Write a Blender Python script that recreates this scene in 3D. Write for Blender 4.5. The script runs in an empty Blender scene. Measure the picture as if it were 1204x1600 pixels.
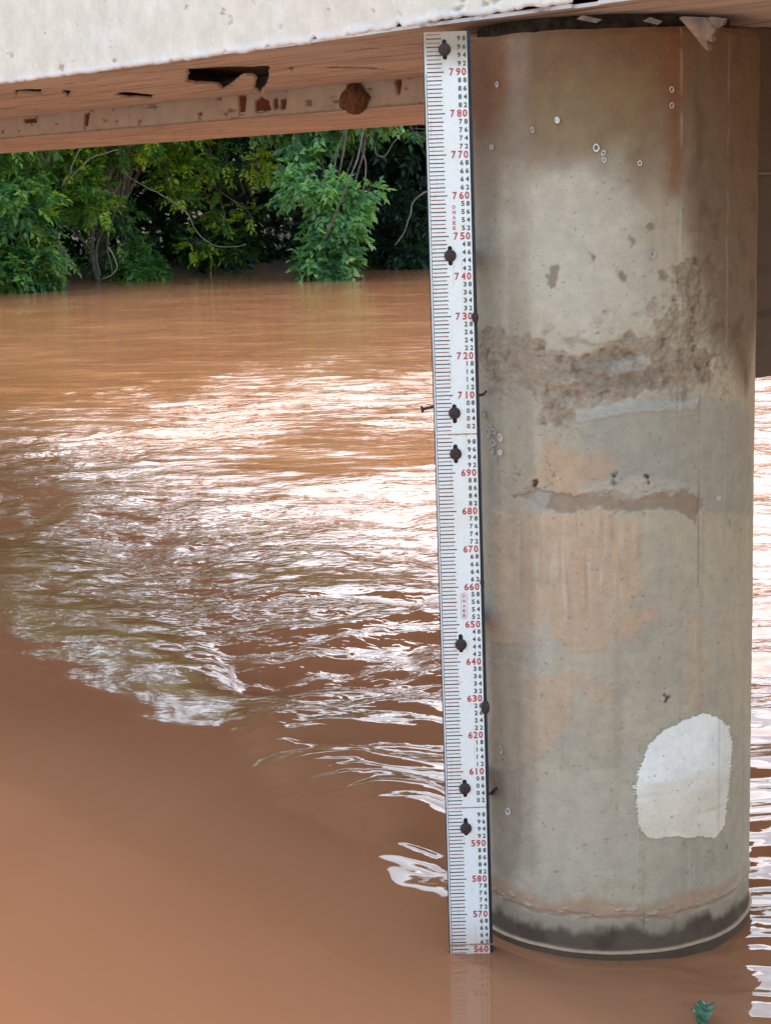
import bpy, math, random
import numpy as np
from mathutils import Matrix, Vector

scene = bpy.context.scene
col = scene.collection
R = math.radians

# ------------------------------------------------------------------ camera
FPX, PITCH, ROLL, EYE = 2700.0, 0.18423, -0.02688, 2.0316     # focal length in photo pixels, radians, radians, metres
cam_data = bpy.data.cameras.new('camera')
cam = bpy.data.objects.new('camera', cam_data); col.objects.link(cam)
cam_data.sensor_fit = 'AUTO'; cam_data.sensor_width = 36.0
cam_data.lens = FPX / 1600 * 36.0
cam_data.clip_start = 0.05; cam_data.clip_end = 500
_c, _s = math.cos(ROLL), math.sin(ROLL)
_fw = Vector((0, math.cos(PITCH), -math.sin(PITCH)))
_up0 = Vector((0, math.sin(PITCH), math.cos(PITCH)))
_rt0 = Vector((1, 0, 0))
_rt = _c * _rt0 + _s * _up0
_up = -_s * _rt0 + _c * _up0
m = Matrix((_rt, _up, -_fw)).transposed().to_4x4()
m.translation = Vector((0, 0, EYE))
cam.matrix_world = m
scene.camera = cam

# ------------------------------------------------------------------ sky, sun, exposure
SUN_EL, SUN_AZ = 54.0, 4.0            # degrees above the horizon, degrees right of straight ahead (+Y)
world = bpy.data.worlds.new('World'); scene.world = world
world.use_nodes = True
wn = world.node_tree.nodes; wl = world.node_tree.links
wn.clear()
w_out = wn.new('ShaderNodeOutputWorld'); w_bg = wn.new('ShaderNodeBackground')
w_sky = wn.new('ShaderNodeTexSky'); w_sky.sky_type = 'NISHITA'; w_sky.sun_disc = False
w_sky.sun_elevation = R(SUN_EL); w_sky.sun_rotation = R(SUN_AZ)
w_sky.air_density = 1.4; w_sky.dust_density = 2.0; w_sky.ozone_density = 1.0
w_hsv = wn.new('ShaderNodeHueSaturation'); w_hsv.inputs['Saturation'].default_value = 0.98
w_bg.inputs['Strength'].default_value = 0.10
wl.new(w_sky.outputs[0], w_hsv.inputs['Color']); wl.new(w_hsv.outputs[0], w_bg.inputs['Color'])
wl.new(w_bg.outputs[0], w_out.inputs['Surface'])

sun_data = bpy.data.lights.new('sun', 'SUN'); sun_data.energy = 0.75; sun_data.angle = R(60)
sun_data.color = (1.0, 0.985, 0.96)
sun = bpy.data.objects.new('sun', sun_data); col.objects.link(sun)
_sd = Vector((math.sin(R(SUN_AZ)) * math.cos(R(SUN_EL)), math.cos(R(SUN_AZ)) * math.cos(R(SUN_EL)), math.sin(R(SUN_EL))))
sun.rotation_euler = _sd.to_track_quat('Z', 'Y').to_euler()
sun.location = (0, 20, 30)

scene.view_settings.view_transform = 'Standard'; scene.view_settings.look = 'None'
scene.view_settings.gamma = 1.0; scene.view_settings.use_curve_mapping = False
scene.view_settings.exposure = 2.36
scene.render.engine = 'CYCLES'
scene.cycles.max_bounces = 8; scene.cycles.diffuse_bounces = 4; scene.cycles.glossy_bounces = 4
scene.cycles.transmission_bounces = 3; scene.cycles.sample_clamp_indirect = 6.0
scene.cycles.caustics_reflective = False; scene.cycles.caustics_refractive = False

# ------------------------------------------------------------------ measured places
PIER = (0.6055, 4.7081); PIER_R = 0.4035
GAUGE = (0.1964, 4.3675)
BR = R(130); ET = Vector((math.cos(BR), math.sin(BR), 0)); EN = Vector((math.sin(BR), -math.cos(BR), 0))
ZS = 2.44                              # underside of the front girder
def br(t, n, z): return ET * t + EN * n + Vector((0, 0, z))

def ray(X, Y):
    a = (X - 602) / FPX; b = -(Y - 800) / FPX
    x = _c * a - _s * b; y = _s * a + _c * b
    return Vector((x, math.cos(PITCH) + y * math.sin(PITCH), -math.sin(PITCH) + y * math.cos(PITCH)))
def at_z(X, Y, z):
    d = ray(X, Y); return d * ((z - EYE) / d.z) + Vector((0, 0, EYE))
def at_y(X, Y, dist):
    d = ray(X, Y); return d * (dist / d.y) + Vector((0, 0, EYE))
def at_n(X, Y, n):
    d = ray(X, Y); return d * (n / d.dot(EN)) + Vector((0, 0, EYE))
def on_pier(X, Y):
    """angle round the pier (degrees, 0 = towards -Y) and height of the point of the pier's face"""
    d = ray(X, Y); a = d.x**2 + d.y**2; b = -2 * (d.x * PIER[0] + d.y * PIER[1])
    c = PIER[0]**2 + PIER[1]**2 - PIER_R**2
    disc = max(b * b - 4 * a * c, 0)
    k = (-b - math.sqrt(disc)) / (2 * a)
    x, y = d.x * k - PIER[0], d.y * k - PIER[1]
    return math.degrees(math.atan2(x, -y)), EYE + d.z * k

# ------------------------------------------------------------------ numpy noise
def _hash(ix, iy, seed):
    h = (ix.astype(np.int64) * 374761393 + iy.astype(np.int64) * 668265263 + seed * 2147483647) & 0xFFFFFFFF
    h = ((h ^ (h >> 13)) * 1274126177) & 0xFFFFFFFF
    h = h ^ (h >> 16)
    return (h & 0xFFFF) / 65535.0
def perlin(x, y, seed=0):
    x = np.asarray(x, float); y = np.asarray(y, float)
    ix = np.floor(x); iy = np.floor(y); fx = x - ix; fy = y - iy
    u = fx * fx * fx * (fx * (fx * 6 - 15) + 10); v = fy * fy * fy * (fy * (fy * 6 - 15) + 10)
    def g(dx, dy):
        a = _hash(ix + dx, iy + dy, seed) * 2 * np.pi
        return np.cos(a) * (fx - dx) + np.sin(a) * (fy - dy)
    return ((g(0, 0) * (1 - u) + g(1, 0) * u) * (1 - v) + (g(0, 1) * (1 - u) + g(1, 1) * u) * v) * 1.5
def fbm(x, y, seed=0, octaves=4, gain=0.5):
    s = 0; a = 1.0; t = 0
    for o in range(octaves):
        s = s + a * perlin(x * 2**o + 17.3 * o, y * 2**o - 9.1 * o, seed + o); t += a; a *= gain
    return s / t
def sstep(a, b, x):
    t = np.clip((x - a) / (b - a), 0, 1); return t * t * (3 - 2 * t)
def poly_dist(px, py, poly):
    """signed distance, positive inside"""
    px = np.asarray(px, float); py = np.asarray(py, float)
    d = np.full(px.shape, 1e9); inside = np.zeros(px.shape, bool)
    for i in range(len(poly)):
        ax, ay = poly[i]; bx, by = poly[(i + 1) % len(poly)]
        ex, ey = bx - ax, by - ay
        t = np.clip(((px - ax) * ex + (py - ay) * ey) / (ex * ex + ey * ey + 1e-12), 0, 1)
        d = np.minimum(d, (px - ax - t * ex)**2 + (py - ay - t * ey)**2)
        cr = ((ay > py) != (by > py)) & (px < (bx - ax) * (py - ay) / (by - ay + 1e-12) + ax)
        inside ^= cr
    return np.sqrt(d) * np.where(inside, 1, -1)

# ------------------------------------------------------------------ object helpers
def tag(o, label=None, cat=None, group=None, kind=None):
    if label: o['label'] = label
    if cat: o['category'] = cat
    if group: o['group'] = group
    if kind: o['kind'] = kind
    return o
def empty(name, loc=(0, 0, 0)):
    o = bpy.data.objects.new(name, None); o.location = loc; o.empty_display_size = 0.1
    col.objects.link(o); return o
def link(name, me, mat=None, parent=None, loc=None):
    o = bpy.data.objects.new(name, me); col.objects.link(o)
    if mat is not None and not me.materials: me.materials.append(mat)
    if parent is not None:
        o.parent = parent
        pl = parent.location if parent.parent is None else parent.location + parent.parent.location
        o.location = (Vector(loc) - pl) if loc is not None else -pl
    elif loc is not None: o.location = loc
    return o
def pymesh(name, verts, faces, smooth=False):
    me = bpy.data.meshes.new(name); me.from_pydata([tuple(v) for v in verts], [], [tuple(f) for f in faces])
    if smooth: me.polygons.foreach_set('use_smooth', [True] * len(me.polygons))
    me.update(); return me
def npmesh(name, V, F, smooth=False):
    """V (n,3), F (m,k) all of one size"""
    V = np.asarray(V, np.float32); F = np.asarray(F, np.int32); k = F.shape[1]
    me = bpy.data.meshes.new(name)
    me.vertices.add(len(V)); me.vertices.foreach_set('co', V.ravel())
    me.loops.add(F.size); me.loops.foreach_set('vertex_index', F.ravel())
    me.polygons.add(len(F)); me.polygons.foreach_set('loop_start', np.arange(0, F.size, k, dtype=np.int32))
    me.polygons.foreach_set('loop_total', np.full(len(F), k, np.int32))
    me.polygons.foreach_set('use_smooth', np.full(len(F), smooth))
    me.update(calc_edges=True); me.validate(); return me
def grid_faces(nr, nc, wrap=False):
    r = np.arange(nr - 1)[:, None]; c = np.arange(nc if wrap else nc - 1)[None, :]
    c2 = (c + 1) % nc
    return np.stack([(r * nc + c), (r * nc + c2), ((r + 1) * nc + c2), ((r + 1) * nc + c)], -1).reshape(-1, 4)
def color_attr(me, name, C):
    a = me.color_attributes.new(name, 'FLOAT_COLOR', 'POINT')
    a.data.foreach_set('color', np.concatenate([C, np.ones((len(C), 1))], 1).astype(np.float32).ravel())
def float_attr(me, name, f):
    a = me.attributes.new(name, 'FLOAT', 'POINT'); a.data.foreach_set('value', np.asarray(f, np.float32))

class MB:
    """collects shapes into ONE mesh"""
    def __init__(self): self.v = []; self.f = []
    def add(self, vs, fs):
        b = len(self.v); self.v += [tuple(v) for v in vs]; self.f += [tuple(i + b for i in f) for f in fs]
    def box(self, lo, hi, bev=0.0):
        x0, y0, z0 = lo; x1, y1, z1 = hi
        vs = [(x0,y0,z0),(x1,y0,z0),(x1,y1,z0),(x0,y1,z0),(x0,y0,z1),(x1,y0,z1),(x1,y1,z1),(x0,y1,z1)]
        self.add(vs, [(0,3,2,1),(4,5,6,7),(0,1,5,4),(1,2,6,5),(2,3,7,6),(3,0,4,7)])
    def brbox(self, t0, t1, n0, n1, z0, z1):
        vs = [br(t, n, z) for z in (z0, z1) for t, n in ((t0, n0), (t1, n0), (t1, n1), (t0, n1))]
        self.add(vs, [(0,1,2,3),(7,6,5,4),(4,5,1,0),(5,6,2,1),(6,7,3,2),(7,4,0,3)])
    def tube(self, pts, radii, n=8, cap=True):
        pts = [Vector(p) for p in pts]; rings = []
        if not hasattr(radii, '__len__'): radii = [radii] * len(pts)
        up = Vector((0.13, 0.31, 0.94)).normalized()
        for i, p in enumerate(pts):
            d = (pts[min(i + 1, len(pts) - 1)] - pts[max(i - 1, 0)]).normalized()
            a = d.cross(up)
            if a.length < 0.05: a = d.cross(Vector((1, 0.2, 0)))
            a.normalize(); b = d.cross(a)
            rings.append([p + (a * math.cos(q) + b * math.sin(q)) * radii[i] for q in [2 * math.pi * k / n for k in range(n)]])
        vs = [v for r in rings for v in r]; fs = []
        for i in range(len(pts) - 1):
            for k in range(n):
                fs.append((i*n+k, i*n+(k+1)%n, (i+1)*n+(k+1)%n, (i+1)*n+k))
        if cap: fs += [tuple(range(n))[::-1], tuple((len(pts)-1)*n + k for k in range(n))]
        self.add(vs, fs)
    def mesh(self, name, smooth=False): return pymesh(name, self.v, self.f, smooth)
    def build(self, name, mat, parent=None, smooth=False): return link(name, self.mesh(name, smooth), mat, parent)

# ------------------------------------------------------------------ materials
def new_mat(name):
    mt = bpy.data.materials.new(name); mt.use_nodes = True
    nt = mt.node_tree; nt.nodes.clear()
    out = nt.nodes.new('ShaderNodeOutputMaterial'); b = nt.nodes.new('ShaderNodeBsdfPrincipled')
    nt.links.new(b.outputs[0], out.inputs['Surface'])
    return mt, nt, b, out
def N(nt, kind, **kw):
    n = nt.nodes.new(kind)
    for k, v in kw.items():
        if k in n.inputs.keys(): n.inputs[k].default_value = v
        else: setattr(n, k, v)
    return n
def L(nt, a, b): nt.links.new(a, b)
def mixc(nt, fac, a, b, mode='MIX'):
    n = nt.nodes.new('ShaderNodeMix'); n.data_type = 'RGBA'; n.blend_type = mode
    for i, v in ((0, fac), (6, a), (7, b)):
        if hasattr(v, 'is_output'): L(nt, v, n.inputs[i])
        elif i == 0: n.inputs[0].default_value = v
        else: n.inputs[i].default_value = (*v, 1) if len(v) == 3 else v
    return n.outputs[2]
def mapping(nt, scale, coord='Object', rot=(0, 0, 0)):
    tc = nt.nodes.new('ShaderNodeTexCoord'); mp = nt.nodes.new('ShaderNodeMapping')
    mp.inputs['Scale'].default_value = scale; mp.inputs['Rotation'].default_value = rot
    L(nt, tc.outputs[coord], mp.inputs['Vector']); return mp.outputs[0]
def noise(nt, vec, scale, detail=4, rough=0.55, dist=0.0):
    n = N(nt, 'ShaderNodeTexNoise', Scale=scale, Detail=detail, Roughness=rough, Distortion=dist)
    if vec is not None: L(nt, vec, n.inputs['Vector'])
    return n.outputs[0]
def ramp(nt, fac, stops):
    r = nt.nodes.new('ShaderNodeValToRGB'); e = r.color_ramp.elements
    while len(e) < len(stops): e.new(0.5)
    for el, (p, c) in zip(e, stops):
        el.position = p; el.color = (*c, 1) if hasattr(c, '__len__') else (c, c, c, 1)
    L(nt, fac, r.inputs[0]); return r.outputs[0]
def bump(nt, h, bsdf, strength=0.5, distance=0.01, chain=None):
    b = N(nt, 'ShaderNodeBump', Strength=strength, Distance=distance)
    L(nt, h, b.inputs['Height'])
    if chain is not None: L(nt, chain, b.inputs['Normal'])
    if bsdf is not None: L(nt, b.outputs[0], bsdf.inputs['Normal'])
    return b.outputs[0]
def flat_mat(name, c, rough=0.6, var=0.15, scale=40, metal=0.0, bmp=0.0):
    mt, nt, b, o = new_mat(name)
    v = mapping(nt, (1, 1, 1)); n = noise(nt, v, scale, 5)
    dark = tuple(x * (1 - var) for x in c); lite = tuple(min(x * (1 + var), 1) for x in c)
    L(nt, ramp(nt, n, [(0.3, dark), (0.7, lite)]), b.inputs['Base Color'])
    b.inputs['Roughness'].default_value = rough; b.inputs['Metallic'].default_value = metal
    if bmp: bump(nt, n, b, bmp, 0.002)
    return mt

def attr_concrete(name, rough=0.85, grain=180.0, bstr=0.35, attr='pigment', bdist=0.0015, pits=True):
    mt, nt, b, o = new_mat(name)
    at = N(nt, 'ShaderNodeAttribute', attribute_name=attr)
    v = mapping(nt, (1, 1, 1))
    fine = noise(nt, v, grain, 3, 0.6); mid = noise(nt, v, grain / 7, 5, 0.65)
    c1 = mixc(nt, 1.0, at.outputs['Color'], ramp(nt, fine, [(0.25, 0.93), (0.75, 1.05)]), 'MULTIPLY')
    c2 = mixc(nt, 1.0, c1, ramp(nt, mid, [(0.25, 0.86), (0.75, 1.12)]), 'MULTIPLY')
    pit = N(nt, 'ShaderNodeTexVoronoi', Scale=grain / 4.5); L(nt, v, pit.inputs['Vector'])
    pm = ramp(nt, pit.outputs['Distance'], [(0.05, 0.62), (0.12, 1.0)])
    sel = ramp(nt, noise(nt, v, grain / 20, 2), [(0.52, 0.0), (0.6, 1.0)])
    c3 = mixc(nt, sel, c2, mixc(nt, 1.0, c2, pm, 'MULTIPLY'))
    L(nt, c3 if pits else c2, b.inputs['Base Color'])
    b.inputs['Roughness'].default_value = rough
    b.inputs['Specular IOR Level'].default_value = 0.3
    n1 = bump(nt, mid, None, bstr, bdist * 3); bump(nt, fine, b, bstr, bdist, n1)
    return mt

MAT = {}
MAT['pier'] = attr_concrete('pier_concrete')
MAT['girder_cream'] = attr_concrete('cream_painted_concrete', 0.75, 90, 0.07, pits=False)
MAT['girder_raw'] = attr_concrete('stained_girder_concrete', 0.85, 90, 0.4)
MAT['dark_concrete'] = flat_mat('dark_damp_concrete', (0.20, 0.155, 0.12), 0.9, 0.35, 6, bmp=0.4)
MAT['rust'] = flat_mat('rusty_steel', (0.055, 0.033, 0.028), 0.75, 0.5, 120, 0.2, 0.5)
MAT['slot_black'] = flat_mat('slot_dark', (0.010, 0.010, 0.011), 0.8, 0.2)
MAT['backing'] = flat_mat('dark_navy_backing', (0.018, 0.018, 0.030), 0.6, 0.4, 30)
MAT['ink_black'] = flat_mat('black_enamel', (0.016, 0.021, 0.028), 0.4, 0.35, 60)
MAT['ink_red'] = flat_mat('red_enamel', (0.50, 0.040, 0.045), 0.4, 0.25, 60)
MAT['ink_tickred'] = flat_mat('dull_red_enamel', (0.30, 0.060, 0.055), 0.4, 0.35, 60)
MAT['ink_pale'] = flat_mat('faded_red_enamel', (0.55, 0.25, 0.25), 0.4, 0.2, 60)
MAT['mud'] = flat_mat('dried_mud', (0.36, 0.20, 0.12), 0.9, 0.3, 60, bmp=0.6)
MAT['shell'] = flat_mat('chalky_shell', (0.62, 0.59, 0.53), 0.8, 0.3, 140)
MAT['shell_faint'] = flat_mat('worn_chalky_shell', (0.43, 0.39, 0.34), 0.85, 0.3, 140)
MAT['bark'] = flat_mat('grey_bark', (0.15, 0.125, 0.10), 0.9, 0.45, 9, bmp=0.7)
MAT['twig'] = flat_mat('pale_twig', (0.30, 0.26, 0.19), 0.85, 0.25, 9)
MAT['splinter'] = flat_mat('raw_splintered_wood', (0.15, 0.075, 0.036), 0.85, 0.6, 25, bmp=0.6)

def enamel():
    mt, nt, b, o = new_mat('white_enamel')
    v = mapping(nt, (1, 1, 1)); n = noise(nt, v, 7, 4, 0.6); f = noise(nt, v, 160, 2)
    c = mixc(nt, ramp(nt, n, [(0.50, 0.0), (0.72, 0.55)]), (0.89, 0.91, 0.88), (0.84, 0.77, 0.62))
    c = mixc(nt, 1.0, c, ramp(nt, f, [(0.3, 0.93), (0.7, 1.0)]), 'MULTIPLY')
    geo = nt.nodes.new('ShaderNodeNewGeometry'); sp = nt.nodes.new('ShaderNodeSeparateXYZ'); L(nt, geo.outputs['Position'], sp.inputs[0])
    ad = N(nt, 'ShaderNodeMath', operation='MULTIPLY_ADD'); L(nt, n, ad.inputs[0]); ad.inputs[1].default_value = 0.10; L(nt, sp.outputs['Z'], ad.inputs[2])
    # brown dirt washed off the girder onto the top of the board, mud film near the river
    top = ramp(nt, N_map(nt, ad.outputs[0], 2.345, 2.43), [(0.0, 0.0), (1.0, 1.0)])
    c = mixc(nt, top, c, (0.36, 0.27, 0.19))
    low = ramp(nt, N_map(nt, ad.outputs[0], 0.05, 0.16), [(0.0, 1.0), (1.0, 0.0)])
    c = mixc(nt, low, c, (0.70, 0.56, 0.46))
    sm = N(nt, 'ShaderNodeMapping'); sm.inputs['Scale'].default_value = (1.0, 1.0, 0.05); L(nt, v, sm.inputs['Vector'])
    run = ramp(nt, noise(nt, sm.outputs[0], 95, 4, 0.6), [(0.60, 0.0), (0.74, 0.42)])
    spot = ramp(nt, noise(nt, v, 48, 5, 0.7), [(0.62, 0.0), (0.72, 0.5)])
    c = mixc(nt, run, c, (0.55, 0.43, 0.31)); c = mixc(nt, spot, c, (0.58, 0.46, 0.35))
    L(nt, c, b.inputs['Base Color']); b.inputs['Roughness'].default_value = 0.35
    return mt
def N_map(nt, val, lo, hi):
    r = nt.nodes.new('ShaderNodeMapRange'); L(nt, val, r.inputs['Value'])
    r.inputs['From Min'].default_value = lo; r.inputs['From Max'].default_value = hi
    return r.outputs[0]
MAT['enamel'] = enamel()

def board_mat():
    mt, nt, b, o = new_mat('weathered_formwork_wood')
    v = mapping(nt, (1, 1, 1), rot=(0, 0, -BR))
    st = N(nt, 'ShaderNodeMapping'); st.inputs['Scale'].default_value = (0.8, 10, 10); L(nt, v, st.inputs['Vector'])
    g = noise(nt, st.outputs[0], 2.2, 6, 0.65, 0.6); big = noise(nt, v, 2.2, 4)
    c = ramp(nt, g, [(0.30, (0.19, 0.14, 0.12)), (0.38, (0.47, 0.43, 0.41)), (0.52, (0.63, 0.615, 0.61)), (0.68, (0.72, 0.715, 0.72))])
    c = mixc(nt, 1.0, c, ramp(nt, big, [(0.3, (0.86, 0.80, 0.76)), (0.7, (1.06, 1.02, 1.0))]), 'MULTIPLY')
    pe = N(nt, 'ShaderNodeMapping'); pe.inputs['Scale'].default_value = (1.0, 3.0, 3.0); L(nt, v, pe.inputs['Vector'])
    c = mixc(nt, ramp(nt, noise(nt, pe.outputs[0], 4.5, 7, 0.7), [(0.60, 0.0), (0.655, 0.75)]), c, (0.16, 0.11, 0.09))
    L(nt, c, b.inputs['Base Color']); b.inputs['Roughness'].default_value = 0.85
    bump(nt, g, b, 0.6, 0.006)
    return mt
MAT['board'] = board_mat()

def leaf_mat(name, dark, lite, young=None):
    mt, nt, b, o = new_mat(name)
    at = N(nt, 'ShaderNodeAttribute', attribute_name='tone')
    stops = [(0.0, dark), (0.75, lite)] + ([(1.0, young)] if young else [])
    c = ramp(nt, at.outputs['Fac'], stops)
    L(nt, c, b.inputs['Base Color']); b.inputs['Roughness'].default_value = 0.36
    b.inputs['Specular IOR Level'].default_value = 0.55
    tr = nt.nodes.new('ShaderNodeBsdfTranslucent'); L(nt, mixc(nt, 1.0, c, (1.9, 1.9, 0.7), 'MULTIPLY'), tr.inputs['Color'])
    mx = nt.nodes.new('ShaderNodeMixShader'); mx.inputs[0].default_value = 0.5
    L(nt, b.outputs[0], mx.inputs[1]); L(nt, tr.outputs[0], mx.inputs[2]); L(nt, mx.outputs[0], o.inputs['Surface'])
    return mt
MAT['leaf_cool'] = leaf_mat('cool_green_leaf', (0.040, 0.120, 0.038), (0.150, 0.300, 0.085), (0.32, 0.46, 0.08))
MAT['leaf_pale'] = leaf_mat('pale_glossy_leaf', (0.048, 0.145, 0.058), (0.18, 0.36, 0.150), (0.34, 0.50, 0.20))
MAT['leaf_yellow'] = leaf_mat('yellow_green_leaf', (0.042, 0.130, 0.028), (0.180, 0.340, 0.050), (0.50, 0.60, 0.06))
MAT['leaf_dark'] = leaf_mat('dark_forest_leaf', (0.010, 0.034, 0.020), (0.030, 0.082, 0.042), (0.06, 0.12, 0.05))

def water_mat():
    mt, nt, b, o = new_mat('muddy_river_water')
    v = mapping(nt, (1, 1, 1))
    big = noise(nt, v, 0.35, 4, 0.55, 0.5)
    L(nt, ramp(nt, big, [(0.3, (0.315, 0.128, 0.056)), (0.7, (0.385, 0.170, 0.080))]), b.inputs['Base Color'])
    b.inputs['IOR'].default_value = 1.333; b.inputs['Roughness'].default_value = 0.035
    ch = N(nt, 'ShaderNodeAttribute', attribute_name='chop')
    st = N(nt, 'ShaderNodeMapping'); st.inputs['Scale'].default_value = (0.55, 1.0, 1.0); L(nt, v, st.inputs['Vector'])
    f1 = noise(nt, st.outputs[0], 15, 1.5, 0.5, 1.2)
    st2 = N(nt, 'ShaderNodeMapping'); st2.inputs['Scale'].default_value = (0.35, 1.0, 1.0); L(nt, v, st2.inputs['Vector'])
    f2 = noise(nt, st2.outputs[0], 4.0, 4, 0.6, 0.6)
    b1 = N(nt, 'ShaderNodeBump', Distance=0.012); L(nt, f1, b1.inputs['Height']); L(nt, ch.outputs['Fac'], b1.inputs['Strength'])
    fa = N(nt, 'ShaderNodeAttribute', attribute_name='farchop')
    b2 = N(nt, 'ShaderNodeBump', Distance=0.08); L(nt, f2, b2.inputs['Height']); L(nt, fa.outputs['Fac'], b2.inputs['Strength'])
    L(nt, b1.outputs[0], b2.inputs['Normal']); L(nt, b2.outputs[0], b.inputs['Normal'])
    return mt
MAT['water'] = water_mat()

def ground_mat():
    mt, nt, b, o = new_mat('dark_river_soil')
    v = mapping(nt, (1, 1, 1)); n = noise(nt, v, 1.5, 6, 0.65)
    L(nt, ramp(nt, n, [(0.3, (0.05, 0.030, 0.018)), (0.55, (0.11, 0.065, 0.038)), (0.75, (0.05, 0.06, 0.025))]), b.inputs['Base Color'])
    b.inputs['Roughness'].default_value = 0.95; bump(nt, n, b, 0.8, 0.1)
    return mt
MAT['soil'] = ground_mat()

# ------------------------------------------------------------------ river
def build_river():
    cu = np.linspace(-1, 1, 400)
    ext = np.cumsum(np.geomspace(0.02, 1.4, 16))
    cu = np.concatenate([-1 - ext[::-1], cu, 1 + ext])
    rows = np.concatenate([np.linspace(0.6, 2.6, 8)[:-1], np.geomspace(2.6, 56, 1080)])
    Y = np.repeat(rows[:, None], len(cu), 1)
    X = cu[None, :] * (0.45 + 0.262 * Y) + 0.0 * Y
    # where the current is broken and where it runs calm (metres on the water)
    nd = np.array(EN)[0] * X + np.array(EN)[1] * Y; td = ET.x * X + ET.y * Y
    wob = fbm(X * 0.5, Y * 0.35, 5, 3)
    edge = 0.0
    # calm slack water below the bridge: bounded by the eddy line that trails from the pier
    line = Y + 1.22 * X - (5.05 + 0.7 * wob + 0.35 * fbm(X * 2, Y * 2, 9, 2))     # > 0 beyond the eddy line
    leftw = sstep(-0.05, -0.20, X / np.maximum(Y, 0.1)); active = sstep(-0.25 + 0.5 * leftw, 1.1 + 3.2 * leftw, line)
    rightside = sstep(0.72, 0.95, X / np.maximum(Y, .1) / 0.214 + 0.0) * sstep(3.2, 3.8, Y)
    active = np.maximum(active, rightside * 0.8)
    boil = sstep(0.10, 0.42, fbm(X * 0.42 + 3.1, Y * 0.30 + 1.7, 21, 3))            # smooth upwelling patches
    # outlines of the broken and of the slick water, as points on the river
    def zone(pts, rough, seed, soft=0.05):
        w = [at_z(x, y, 0) for x, y in pts]; pl = [(p.x / p.y * 2.7, 5.5 / p.y) for p in w]
        qx, qy = X / Y * 2.7, 5.5 / Y
        d = poly_dist(qx, qy, pl) + rough * fbm(X * 1.1, Y * 0.8, seed, 4) + 0.4 * rough * fbm(X * 5, Y * 4, seed + 1, 3)
        return sstep(-soft, soft, d) * (Y > 2.6)
    rough_w = zone([(0, 690), (200, 645), (350, 600), (480, 585), (690, 600), (690, 645), (520, 655), (400, 685), (250, 705), (100, 745), (0, 775)], 0.10, 501)
    rough_w = np.maximum(rough_w, zone([(520, 660), (690, 642), (690, 672), (560, 678)], 0.05, 505, 0.03))
    rough_w = np.maximum(rough_w, zone([(60, 775), (400, 752), (700, 742), (700, 1060), (500, 1065), (360, 1035), (330, 1000), (250, 965), (100, 900)], 0.14, 509, 0.10))
    stripes = zone([(370, 1030), (500, 1040), (705, 1030), (705, 1352), (640, 1335), (575, 1290), (440, 1215), (395, 1120)], 0.03, 513, 0.05)
    slick = np.maximum(zone([(270, 735), (350, 700), (690, 678), (690, 738), (560, 745), (420, 752)], 0.05, 517), zone([(350, 888), (460, 878), (560, 885), (690, 868), (690, 892), (560, 918), (420, 912)], 0.06, 521, 0.04))
    slick = np.maximum(slick, zone([(470, 966), (640, 953), (645, 972), (480, 982)], 0.05, 525, 0.03))
    far_a = sstep(9.0, 14.0, Y) * 0.22
    amp = np.clip(active * (0.36 + 0.75 * rough_w) + 1.5 * stripes, 0, 1.7) * (1 - 0.75 * slick) * (1 - 0.5 * boil * sstep(9, 12, Y))
    amp = np.maximum(amp * (1 - 0.6 * sstep(13, 24, Y)), far_a * active * (1 - 0.4 * sstep(20, 40, Y)))
    amp = np.maximum(amp, rightside * 0.8)
    amp = np.clip(amp, 0, 2.0) + 0.010 + 0.03 * sstep(-1.6, 0.2, line)
    fine = np.maximum(np.clip(0.35 + 1.5 * rough_w - 0.1 * stripes, 0.12, 2.2), 1.1 * rightside)
    Z = np.zeros_like(X)
    dy = np.gradient(rows)[:, None] * np.ones_like(X); dx = (0.45 + 0.262 * Y) * (2 / 399)
    wx = X + 0.35 * fbm(X * 0.8, Y * 0.7, 31, 3); wy = Y + 0.10 * X + 0.42 * fbm(X * 0.55 + 7, Y * 0.40, 33, 3) + 0.10 * fbm(X * 2.2, Y * 1.6, 35, 2)
    for lam, asp, slope, sd in ((0.075, 1.5, 0.045, 41), (0.13, 1.9, 0.085, 43), (0.25, 2.4, 0.17, 47), (0.52, 2.3, 0.14, 53), (1.1, 2.0, 0.085, 59), (2.3, 1.8, 0.045, 61)):
        keep = sstep(lam / 2.2, lam / 4.0, dy) * sstep(lam * asp / 2.2, lam * asp / 4.5, dx)
        h = perlin(wx / lam / asp, wy / lam, sd)
        h = h - 0.35 * np.abs(h)
        Z += keep * h * slope * lam / 2.2 * (fine if lam < 0.2 else 1.0)
    Z *= amp
    # trains of short steep ripples where the current meets the slack water
    for lam, sl, sd, tilt in ((0.085, 0.12, 75, -0.05), (0.125, 0.17, 71, 0.10), (0.19, 0.13, 73, -0.12)):
        ph = (Y + tilt * X + 0.16 * fbm(X * 1.3, Y * 1.1, sd, 3) + 0.03 * fbm(X * 6, Y * 4, sd + 1, 2)) / lam
        pk = 0.5 + 0.7 * sstep(-0.2, 0.3, fbm(X * 2.2, Y * 2.6, sd + 2, 3))
        w_ = np.sin(2 * np.pi * ph); Z += (w_ - 0.25 * np.abs(w_)) * sl * lam / 6.28 * pk * np.maximum(stripes, 0.6 * rightside) * sstep(lam / 2.5, lam / 4.5, dy)
    dp = np.hypot(X - PIER[0], Y - PIER[1]) - PIER_R; dg = np.hypot(X - GAUGE[0], Y - GAUGE[1]) - 0.05
    for dd, w_ in ((dp, 0.2), (dg, 0.15)):
        dn = dd + 0.05 * fbm(X * 5, Y * 5, 95, 2)
        Z += w_ * 0.0016 * np.sin(2 * np.pi * dn / 0.075) * np.exp(-np.abs(dd) / 0.16) * (dd > -0.02) + 0.004 * w_ * np.exp(-np.clip(dd, 0, None) / 0.012)
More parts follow.
